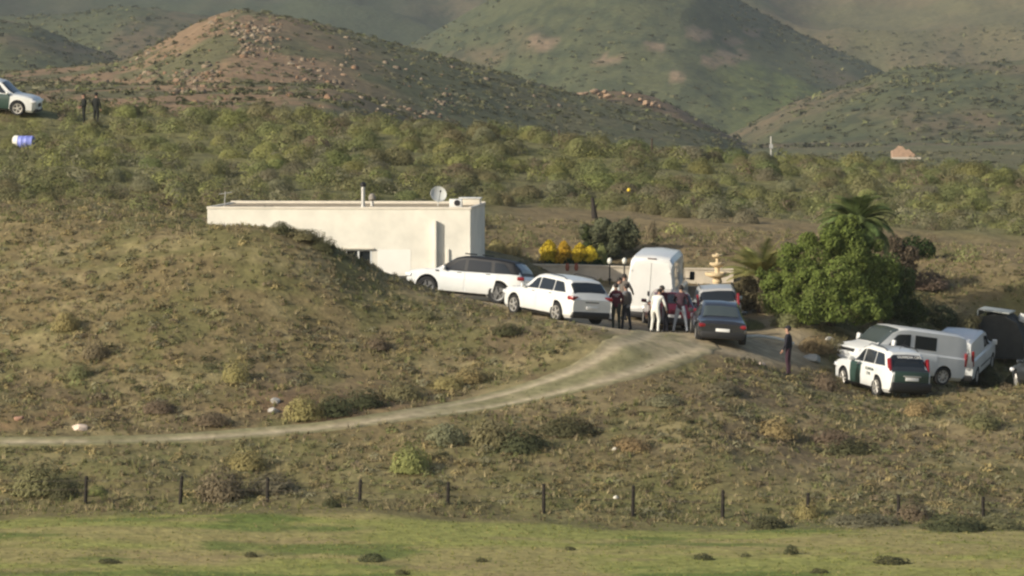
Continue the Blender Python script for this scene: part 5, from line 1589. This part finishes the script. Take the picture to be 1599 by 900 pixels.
# palms: arching fronds with leaflets
def palm(px, py, D, nf, fl, trunk_h, base, label, seed, droop=.9, upr=.3, lean=0.0, trunk_r=.14):
    p = P(px, py, D); p.z = Hs(p.x, p.y) - .05
    t_ = empty('palm', p, label=label, cat='palm')
    r = random.Random(seed)
    bm = bmesh.new()
    bm_tube(bm, (0, 0, -.3), (lean, 0, trunk_h), trunk_r * 1.3, trunk_r, 12)
    for k in range(int(trunk_h / .14)):
        bm_tube(bm, (lean * k * .14 / max(trunk_h, .1), 0, k * .14), (lean * k * .14 / max(trunk_h, .1), 0, k * .14 + .07), trunk_r * 1.38, trunk_r * 1.1, 10)
    from_bm('trunk', bm, M_wood, t_)
    for k in range(nf):
        az = k * 2.399 + r.uniform(-.2, .2)
        el = math.asin(min(max(upr + (1 - upr) * (1 - (k + .5) / nf) * 1.15 - .25 * r.random(), -.3), .98))
        V = []; Fs = []; C = []
        ns = 16
        pos = Vector((lean, 0, trunk_h)); e = el; ln = fl * r.uniform(.8, 1.1)
        tone = np.array(base) * r.uniform(.75, 1.25)
        for i in range(ns):
            d = Vector((math.cos(az) * math.cos(e), math.sin(az) * math.cos(e), math.sin(e)))
            nx_ = pos + d * ln / ns
            side = Vector((-math.sin(az), math.cos(az), 0))
            upv = side.cross(d)
            tt = i / ns
            ll = fl * .26 * math.sin(math.pi * min(.12 + tt * .85, 1)) + .03
            for s in (1, -1):
                for q in (0.0, .5):
                    b = pos.lerp(nx_, q)
                    tp = b + (side * s * .75 + d * .55 - upv * .0 + Vector((0, 0, -.22))).normalized() * ll * r.uniform(.8, 1.15)
                    w_ = d * fl * .016
                    n0 = len(V)
                    V += [b - w_, b + w_, tp]; Fs.append((n0, n0 + 1, n0 + 2)); C += [tone * r.uniform(.8, 1.2)] * 3
            n0 = len(V)
            V += [pos - side * .012, pos + side * .012, nx_]; Fs.append((n0, n0 + 1, n0 + 2)); C += [tone] * 3
            pos = nx_; e -= droop * (.25 + 1.2 * tt) / ns * 1.6
        mesh_np('frond', np.array([tuple(v) for v in V]), np.array(Fs), [leafm('palm')], t_, col=np.array(C))
    return t_
palm(1337, 400, 159.5, 84, 1.9, 3.0, (0.140, 0.180, 0.060), 'dark green palm with drooping fronds rising behind the bright green tree', 3, droop=1.25, upr=-.15)
palm(1190, 452, 157.0, 34, 1.9, 1.5, (0.260, 0.250, 0.085), 'small yellow-green palm between the fountain and the bright green tree', 4, droop=.7, upr=.35)
# dark low bushes along the sunken right side
rq = random.Random(8)
for i, (px, py, D, wd, hh2, tone, lb) in enumerate([
    (1420, 500, 160, 90, 40, 'dark', 'dark shaded bush behind the roof of the blue-striped van'), (1468, 500, 161, 80, 36, 'dark', 'dark bush mass left of the dark shelter'),
    (1510, 505, 161, 60, 40, 'olive', 'dim olive bush touching the dark shelter'), (1450, 478, 165, 80, 30, 'brown', 'brownish bush above the dark bush mass'),
    (1380, 500, 158, 80, 45, 'dark', 'dark bush under the dark green tree'), (1560, 575, 156, 60, 26, 'green', 'green weeds beside the small white van'),
    (1528, 525, 158, 60, 36, 'dark', 'dark bush just above the small white van'), (1542, 548, 157.6, 64, 48, 'dark', 'dark bush covering the lower left of the dark shelter'), (1590, 550, 157.8, 60, 44, 'dark', 'dark bush covering the lower right of the dark shelter'),
    (1230, 520, 153, 60, 26, 'olive', 'olive growth at the foot of the bright green tree'),
    (1175, 522, 153, 60, 16, 'green', 'green weeds right of the dark saloon')]):
    p = P(px, py, D); k = D / F
    put_shrub('shrub', p.x, p.y, wd / 2 * k, hh2 * k * 1.1, tone, i % 5, lb, 'shrub', None, n=1300, leaf=.06)
# ------------------------------------------------------------------ fence along the meadow
FP = [(-12, 745, 790), (133, 745, 791), (281, 745, 788), (417, 747, 792), (561, 750, 797), (699, 754, 799), (849, 757, 806), (988, 760, 806), (1128, 767, 811), (1260, 771, 812), (1403, 774, 812), (1536, 777, 818), (1668, 780, 822)]
M_post = pmat('tarred_wood', (0.018, 0.014, 0.010), 0.9, noise=.3, nscale=9, bump=.4)
fr = empty('wire_fence', (0, 0, 0), label='row of dark leaning wooden posts with thin wire along the meadow edge', cat='fence')
tops = []
for i, (px, pt, pb) in enumerate(FP):
    D = 124.0
    a = P(px, pb, D); b = P(px + [3, 2, 3, 1, 2, 1, 0, 1, 1, 2, 0, -1, 0][i], pt, D - .03)
    a.z = min(Hs(a.x, a.y), a.z) - .15
    bm = bmesh.new()
    bm_tube(bm, a, b, .058, .054, 9); bm_tube(bm, b, b + (b - a).normalized() * .03, .052, .03, 9)
    from_bm('post', bm, M_post, fr, 40)
    tops.append((a, b))
for q in (.9, .65):
    bm = bmesh.new()
    for (a, b), (c, d) in zip(tops, tops[1:]):
        p0 = a.lerp(b, q) + Vector((0, -.05, 0)); p1 = c.lerp(d, q) + Vector((0, -.05, 0))
        m_ = p0.lerp(p1, .5) - Vector((0, 0, .03))
        bm_tube(bm, p0, m_, .005, n=4); bm_tube(bm, m_, p1, .005, n=4)
    from_bm('wire', bm, pmat('rusty_wire', (.16, .13, .10), .7, metal=.3), fr)
p = P(1172, 826, 122.6)
bm = bmesh.new(); bm_tube(bm, (0, 0, .05), (-.32, .1, .26), .03, .012, 6); bm_tube(bm, (0, 0, .05), (.25, -.05, .0), .03, .03, 6)
o = from_bm('fallen_branch', bm, M_wood); o.location = (p.x, p.y, Hs(p.x, p.y)); tag(o, 'fallen dark stick at the meadow edge beside the low dark shrub', 'branch')

# posts and pole on the scrub crest
for px, pt, pb, D, lb in ((873, 204, 226, 236, 'thin post on the crest above the golden shrubs'), (1018, 217, 240, 237, 'thin post on the crest above the tall van'),
                          (1330, 238, 262, 240, 'thin post on the crest above the palm'), (1494, 247, 268, 241, 'thin post on the crest near the right edge')):
    a = P(px, pb + 12, D); b = P(px, pt, D)
    a.z = min(a.z, Hs(a.x, a.y)) - .1
    bm = bmesh.new(); bm_tube(bm, (0, 0, 0), b - a, .06, .05, 8)
    bm_tube(bm, b - a, (b - a) + Vector((0, 0, .03)), .05, .02, 8)
    o = from_bm('post', bm, M_wood); o.name = 'fence_post'; o.location = a; tag(o, lb, 'post', 'thin posts on the scrub crest')
a = P(1204, 262, 300); b = P(1204, 213, 300)
a.z = Hs(a.x, a.y) - .3
t_ = empty('utility_pole', a, label='pale utility pole with a small box beyond the scrub crest', cat='pole')
bm = bmesh.new(); bm_tube(bm, (0, 0, 0), (0, 0, b.z - a.z), .08, .06, 8); from_bm('mast', bm, pmat('concrete_pole', (.45, .44, .40), .9), t_)
bm = bmesh.new(); bm_box(bm, (0, -.1, b.z - a.z - .75), (.26, .16, .30))
from_bm('switch_box', bm, M_steel, t_)
# small ruin beyond the crest, right
ds = 700.0
p = P(1411, 243, ds); p.z = P(1411, 246, ds).z - .3
t_ = empty('ruin', p, label='tiny tan stone ruin with a broken wall far beyond the scrub crest', cat='ruin')
M_ruin = pmat('ruin_stone', (.42, .28, .19), .95, noise=.25, nscale=1.5, bump=.3)
bm = bmesh.new()
prof = [(-1.9, 0), (-1.9, 1.5), (-1.3, 1.9), (-.9, 2.3), (-.2, 2.2), (.3, 1.6), (.9, 1.7), (1.5, 1.1), (1.9, .9), (1.9, 0)]
f1 = [bm.verts.new((x, -.25, z)) for x, z in prof]; f2 = [bm.verts.new((x, .25, z)) for x, z in prof]
bm.faces.new(f1); bm.faces.new(f2[::-1])
for i in range(len(prof)): j = (i + 1) % len(prof); bm.faces.new((f1[i], f1[j], f2[j], f2[i]))
from_bm('broken_wall', bm, M_ruin, t_)
bm = bmesh.new(); bm_box(bm, (-1.75, 1.5, .7), (.4, 2.6, 1.5), bevel=.1); from_bm('side_wall', bm, M_ruin, t_)
bm = bmesh.new(); bm_box(bm, (0.3, -1.0, .15), (5.2, .5, .4), bevel=.08); from_bm('stone_footing', bm, pmat('pale_footing', (.5, .44, .36), .9), t_)

# blue and white drum in the scrub, top left
p = P(37, 234, 201); z = Hs(p.x, p.y)
t_ = empty('water_drum', (p.x, p.y, max(z, P(37, 237, 201).z)), (0, 0, R(-12)), label='blue drum with a white end lying in the scrub below the patrol SUV', cat='drum')
bm = bmesh.new()
Mx = Matrix.Rotation(R(90), 4, 'Y')
bm_lathe(bm, [(0, -.42), (.27, -.42), (.30, -.40), (.30, -.14), (.315, -.12), (.30, -.10), (.30, .12), (.315, .14), (.30, .16), (.30, .42), (.28, .44), (0, .44)], 22, Matrix.Translation((.08, 0, .30)) @ Mx)
from_bm('barrel', bm, pmat('drum_blue', (.20, .24, .62), .5), t_, 40)
bm = bmesh.new(); bm_lathe(bm, [(0, -.56), (.28, -.56), (.32, -.52), (.32, -.30), (0, -.30)], 22, Matrix.Translation((.05, 0, .30)) @ Mx)
from_bm('lid', bm, pmat('drum_white', (.75, .74, .68), .6), t_, 40)

# dark shelter with a pale sheet at the right edge
p = P(1563, 545, 160.5); p.z = Hs(p.x, p.y) - .1
t_ = empty('shelter', p, (0, 0, R(-14)), label='dark tarpaulin shelter with a pale grey sheet on top at the right edge', cat='shelter')
M_tarp = pmat('dark_tarp', (.035, .037, .035), .8, noise=.3, nscale=3, bump=.5)
hT = P(0, 487, 160.5).z - p.z
bm = bmesh.new()
tmp = bmesh.new(); bmesh.ops.create_grid(tmp, x_segments=1, y_segments=1, size=1); tmp.free()
pr = [(-.62, 0), (-.74, hT * .45), (-.70, hT * .75), (-.50, hT * .93), (-.1, hT), (.3, hT * .96), (.62, hT * .8), (.9, hT * .5), (1.1, hT * .2), (1.15, 0)]
rows = []
for k in range(7):
    y = -1.0 + k / 3
    rows.append([bm.verts.new((x + .11 * math.sin(k * 2.1 + i * 1.3), y + .12 * math.sin(i * 2.3), z + .07 * math.sin(k * 1.7 + i))) for i, (x, z) in enumerate(pr)])
for A_, B_ in zip(rows, rows[1:]):
    for i in range(len(pr) - 1): bm.faces.new((A_[i], A_[i + 1], B_[i + 1], B_[i]))
bm.faces.new(rows[0]); bm.faces.new(rows[-1])
from_bm('tarpaulin', bm, M_tarp, t_, 35)
bm = bmesh.new(); bm_box(bm, (-.15, -.1, hT + .06), (1.25, 2.0, .06), Matrix.Rotation(R(7), 3, 'Y'), bevel=.015)
bm_box(bm, (-.78, -.1, hT + .02), (.05, 2.0, .24), Matrix.Rotation(R(7), 3, 'Y'), bevel=.01)
from_bm('roof_sheet', bm, pmat('pale_sheet', (.42, .44, .40), .6, noise=.2), t_, 40)
p = P(1600, 499, 161); 
bm = bmesh.new(); bm_box(bm, (0, 0, 0), (.5, .4, .28), Matrix.Rotation(.3, 3, 'Y'), bevel=.05)
bm_box(bm, (0.02, -.0, .16), (.38, .3, .08), Matrix.Rotation(.3, 3, 'Y'), bevel=.03)
o = from_bm('plastic_crate', bm, pmat('white_crate', (.7, .7, .66), .6), None, 40); o.location = p; tag(o, 'white plastic crate on the shelter slope, cut by the right edge', 'crate')
o.location.z = Hs(p.x, p.y) + .25 if Hs(p.x, p.y) + .25 > p.z else p.z
# upright stump and stick behind the olive tree
p = P(929, 338, 181); p.z = Hs(p.x, p.y)
bm = bmesh.new(); bm_tube(bm, (0, 0, -.1), (-.12, 0, .95), .16, .07, 9); bm_tube(bm, (-.02, 0, .3), (.12, .05, .7), .05, .02, 6)
o = from_bm('tree_stump', bm, pmat('charred_wood', (.03, .025, .02), .95), None, 40); o.location = p; tag(o, 'dark leaning tree stump on the slope above the olive tree', 'tree stump')
p = P(982, 300, 190); z = Hs(p.x, p.y)
t_ = empty('marker', (p.x, p.y, z), label='small yellow ball marker on a stick in the scrub above the olive tree', cat='marker')
bm = bmesh.new(); ico(bm, (0, 0, P(0, 297, 190).z - z), (.09, .09, .09)); from_bm('ball', bm, pmat('yellow_marker', (.75, .55, .05), .6), t_, 60)
bm = bmesh.new(); bm_tube(bm, (0, 0, -.1), (0, 0, P(0, 297, 190).z - z), .015, n=6); from_bm('stick', bm, M_wood, t_)

# ------------------------------------------------------------------ people
M_skin = pmat('skin', (.38, .22, .15), .6)
M_hair = pmat('dark_hair', (.02, .015, .012), .7)
M_shoe = pmat('shoe_black', (.02, .02, .02), .7)
def cloth(nm, c): return pmat('cloth_' + nm, c, .9, noise=.15, nscale=8, bump=.2)

def person(label, px, py, D, face, top, legs, lean=0, lean_side=0, arms=((.15, .1), (.15, .1)), stance=(.11, .11, 0, 0), height=1.75, cap=None, vest=None, knee=0.0, shoes=None, hood=None, group=None, headtilt=0.0, text=None):
    """face: heading in degrees ccw from +x; arms: per side (forward swing, elbow bend) in radians; stance: left y, right y, left x, right x"""
    p = P(px, py, D); p.z = Hs(p.x, p.y) - .01
    root = empty('person', p, (0, 0, R(face)), label=label, cat='person', group=group)
    root.scale = (height / 1.77,) * 3
    V = []; E = []; Rd = []; T = []
    def add(co, r, par, ty):
        V.append(Vector(co)); Rd.append(r); T.append(ty)
        if par is not None: E.append((par, len(V) - 1))
        return len(V) - 1
    drop = knee * .12
    pel = Vector((0, 0, .95 - drop))
    Rl = Matrix.Rotation(lean, 3, 'Y') @ Matrix.Rotation(lean_side, 3, 'X')
    def up(v): return pel + Rl @ (Vector(v) - Vector((0, 0, .95)))
    i_p = add(pel, (.15, .115), None, 'legs')
    i_s = add(up((0, 0, 1.10)), (.135, .10), i_p, 'top')
    i_c = add(up((.01, 0, 1.30)), (.165, .115), i_s, 'top')
    i_u = add(up((0, 0, 1.42)), (.13, .09), i_c, 'top')
    Rh = Matrix.Rotation(lean + headtilt, 3, 'Y')
    nk = up((.01, 0, 1.50))
    i_n = add(nk, (.055, .055), i_u, 'skin')
    i_h0 = add(nk + Rh @ Vector((.02, 0, .07)), (.068, .068), i_n, 'skin')
    i_h1 = add(nk + Rh @ Vector((.015, 0, .15)), (.088, .095), i_h0, 'skin')
    i_h2 = add(nk + Rh @ Vector((.0, 0, .22)), (.062, .070), i_h1, 'skin')
    add(nk + Rh @ Vector((.125, 0, .125)), (.014, .014), i_h1, 'skin')       # nose
    for s, k in ((1, 0), (-1, 1)):
        sh = add(up((0, s * .17, 1.415)), (.066, .066), i_u, 'top')
        sw, eb = arms[k]
        ua = Rl @ (Matrix.Rotation(-sw, 3, 'Y') @ Vector((0, s * .10, -.28)))
        el_p = V[sh] + ua
        el = add(el_p, (.048, .048), sh, 'top')
        fa = Rl @ (Matrix.Rotation(-sw - eb, 3, 'Y') @ Vector((.0, -s * .02, -.24)))
        wr = add(el_p + fa, (.034, .034), el, 'top')
        hd = fa.normalized()
        pa = add(V[wr] + hd * .07, (.036, .022), wr, 'skin')
        sd = Vector((0, 1, 0)).cross(hd).normalized()
        for q, ln in ((-.025, .075), (-.008, .088), (.009, .082), (.026, .065)):
            f1 = add(V[pa] + hd * .04 + sd * q, (.009, .009), pa, 'skin')
            add(V[f1] + hd * ln * .6 + Vector((0, -s, 0)) * .02, (.008, .008), f1, 'skin')
        add(V[wr] + hd * .06 + sd * .055, (.010, .010), wr, 'skin')
        fy, fx = (stance[0], stance[2]) if k == 0 else (-stance[1], stance[3])
        hp = add(pel + Vector((0, s * .09, -.05)), (.095, .105), i_p, 'legs')
        an = Vector((fx - .02, fy, .09))
        kn = V[hp].lerp(an, .50) + Vector((.03 + knee * .15, s * .01, .02))
        ki = add(kn, (.066, .066), hp, 'legs')
        ca = add(kn.lerp(an, .35) + Vector((-.02, 0, 0)), (.058, .058), ki, 'legs')
        ai = add(an, (.044, .044), ca, 'legs')
        add(an + Vector((-.03, 0, -.035)), (.042, .042), ai, 'shoe')
        to = add(an + Vector((.13, s * .02, -.05)), (.042, .032), ai, 'shoe')
    me = bpy.data.meshes.new('body')
    me.from_pydata([tuple(v) for v in V], E, [])
    o = bpy.data.objects.new('body', me); COL.objects.link(o)
    md = o.modifiers.new('Skin', 'SKIN'); md.use_smooth_shade = True
    for i, sv in enumerate(me.skin_vertices[0].data):
        r_ = Rd[i]; sv.radius = r_ if isinstance(r_, tuple) else (r_, r_)
        sv.use_root = (i == 0)
    sb = o.modifiers.new('Sub', 'SUBSURF'); sb.levels = 1; sb.render_levels = 1
    bpy.context.view_layer.update()
    dg = bpy.context.evaluated_depsgraph_get()
    nm = bpy.data.meshes.new_from_object(o.evaluated_get(dg))
    bpy.data.objects.remove(o)
    mats = {'skin': M_skin, 'top': top, 'legs': legs, 'shoe': shoes or M_shoe}
    order = list(mats)
    for k in order: nm.materials.append(mats[k])
    cs = np.array([tuple(f.center) for f in nm.polygons])
    best = np.full(len(cs), 1e9); bi = np.zeros(len(cs), int)
    for a, b in E:
        ty = T[b]
        A_ = np.array(V[a]); B_ = np.array(V[b]); d = B_ - A_
        t = np.clip(((cs - A_) @ d) / max(d @ d, 1e-9), 0, 1)
        ds_ = np.linalg.norm(cs - A_ - t[:, None] * d, axis=1) - 0.5 * (Rd[b][0] if isinstance(Rd[b], tuple) else Rd[b])
        u = ds_ < best
        best[u] = ds_[u]; bi[u] = order.index(ty)
    nm.polygons.foreach_set('material_index', bi.astype(np.int32))
    nm.polygons.foreach_set('use_smooth', [True] * len(nm.polygons))
    nm.name = 'body'
    ob = bpy.data.objects.new('body', nm); COL.objects.link(ob); ob.parent = root
    hc = nk + Rh @ Vector((-.008, 0, .165))
    if hood:
        bm = bmesh.new(); ico(bm, hc + Rh @ Vector((-.012, 0, -.01)), (.118, .108, .135), 3, Rh)
        bmesh.ops.delete(bm, geom=[v for v in bm.verts if (Rh.inverted() @ (v.co - hc)).x > .07], context='VERTS')
        from_bm('hood', bm, hood, root, 60)
    else:
        bm = bmesh.new(); ico(bm, hc, (.108, .096, .112), 3, Rh)
        bmesh.ops.delete(bm, geom=[v for v in bm.verts if (Rh.inverted() @ (v.co - hc)).x > .035 and (Rh.inverted() @ (v.co - hc)).z < .045 or (Rh.inverted() @ (v.co - hc)).z < -.075], context='VERTS')
        from_bm('hair', bm, M_hair, root, 60)
    if cap:
        bm = bmesh.new(); ico(bm, hc + Rh @ Vector((0, 0, .035)), (.115, .104, .095), 3, Rh)
        bmesh.ops.delete(bm, geom=[v for v in bm.verts if (Rh.inverted() @ (v.co - hc)).z < .03], context='VERTS')
        bm_box(bm, hc + Rh @ Vector((.13, 0, .04)), (.09, .13, .012), Rh, bevel=.004)
        from_bm('cap', bm, cap, root, 60)
    for s in (1, -1):
        bm = bmesh.new(); ico(bm, nk + Rh @ Vector((.092, s * .033, .155)), (.012, .014, .010), 1)
        from_bm('eye', bm, M_hair, root)
        bm = bmesh.new(); ico(bm, nk + Rh @ Vector((.0, s * .092, .14)), (.022, .012, .034), 2, Rh)
        from_bm('ear', bm, M_skin, root, 60)
    bm = bmesh.new(); bm_box(bm, nk + Rh @ Vector((.092, 0, .075)), (.012, .045, .012), Rh, bevel=.004)
    from_bm('mouth', bm, pmat('lips', (.25, .09, .08), .6), root)
    if vest:
        bm = bmesh.new()
        rings = []
        for z, a, b in ((1.00, .135, .175), (1.12, .13, .165), (1.26, .138, .185), (1.38, .125, .185), (1.455, .085, .13)):
            rings.append([bm.verts.new(up((a * math.cos(q * math.pi / 9), b * math.sin(q * math.pi / 9), z))) for q in range(18)])
        for A_, B_ in zip(rings, rings[1:]):
            for q in range(18): bm.faces.new((A_[q], A_[(q + 1) % 18], B_[(q + 1) % 18], B_[q]))
        from_bm('vest', bm, vest, root, 60)
    if text:
        c = up((-.146, 0, 1.31))
        Mt = Matrix.Translation(c) @ Rl.to_4x4() @ Matrix(((0, 0, -1, 0), (-1, 0, 0, 0), (0, 1, 0, 0), (0, 0, 0, 1)))
        for j, w_ in enumerate(text):
            text_part('lettering', w_, .062, M_plate, root, Mt @ Matrix.Translation((0, .03 - j * .065, 0)), .002)
    return root

C_maroon = cloth('maroon', (.10, .018, .03)); C_olive = cloth('olive', (.05, .055, .04)); C_grey = cloth('grey', (.24, .24, .25)); C_dgrey = cloth('charcoal', (.04, .04, .045))
C_white = cloth('white', (.72, .72, .66)); C_navy = cloth('navy', (.014, .014, .022)); C_jean = cloth('faded_jeans', (.30, .34, .40)); C_plum = cloth('plum', (.045, .018, .03)); C_pgreen = cloth('dark_green', (.007, .009, .007))
C_brown = cloth('grey_brown', (.14, .12, .10))
G = 'people gathered in the yard'
person('person in maroon vest with lettering on the back, standing beside the bright white SUV', 962, 515, 148.6, 95, C_maroon, C_olive, vest=C_maroon, arms=((.25, .9), (.3, .7)), group=G, text=('GUARDIA', 'CIVIL'))
person('person in grey jacket with one light trouser leg, next to the maroon vest', 978, 514, 149.3, 130, C_grey, C_dgrey, vest=C_brown, arms=((.5, .9), (.1, .3)), stance=(.12, .13, .12, -.08), group=G)
person('person in white overall leaning forward behind the maroon vest', 953, 506, 151.8, 20, C_white, C_white, lean=.55, arms=((.7, .5), (.5, .6)), group=G, height=1.8, knee=.3)
person('person in grey jacket leaning into the tall van beside the white overall', 972, 503, 152.6, 70, C_brown, C_dgrey, lean=.30, arms=((.9, .4), (.8, .5)), group=G, height=1.82)
person('person in white overall bending forward, seen from behind at the maroon car', 1023, 516, 148.2, 65, C_white, C_white, lean=.62, arms=((.9, .3), (.7, .6)), knee=.5, group=G, stance=(.16, .14, .05, -.06), height=1.82, shoes=M_shoe)
person('person in dark maroon top and black trousers beside the bending white overall', 1039, 516, 148.8, 150, C_maroon, C_navy, lean=.12, arms=((.6, .9), (.5, .7)), group=G, height=1.78, headtilt=.3)
person('person in black jacket and faded jeans standing with feet apart at the maroon car', 1063, 513, 148.9, 80, C_plum, C_jean, lean=.1, arms=((.7, .8), (.3, .5)), stance=(.27, .24, 0, 0), group=G, height=1.78)
person('person in dark uniform standing alone on the slope in front of the bright green tree', 1231, 587, 143.6, 160, C_navy, C_plum, vest=C_navy, arms=((.05, .5), (-.05, .35)), height=1.78, cap=C_navy)
G = 'officers on the crest by the patrol SUV'
person('slimmer person in dark uniform on the crest, nearer the patrol SUV', 131, 177, 221.0, 200, C_pgreen, C_pgreen, vest=C_pgreen, arms=((.1, .9), (.1, .9)), height=1.68, cap=C_pgreen, group=G, stance=(.07, .07, 0, 0))
person('taller person in dark uniform on the crest, farther from the patrol SUV', 150, 181, 221.0, 60, C_pgreen, C_pgreen, vest=C_pgreen, arms=((.05, .6), (.0, .3)), height=1.8, cap=C_pgreen, group=G)
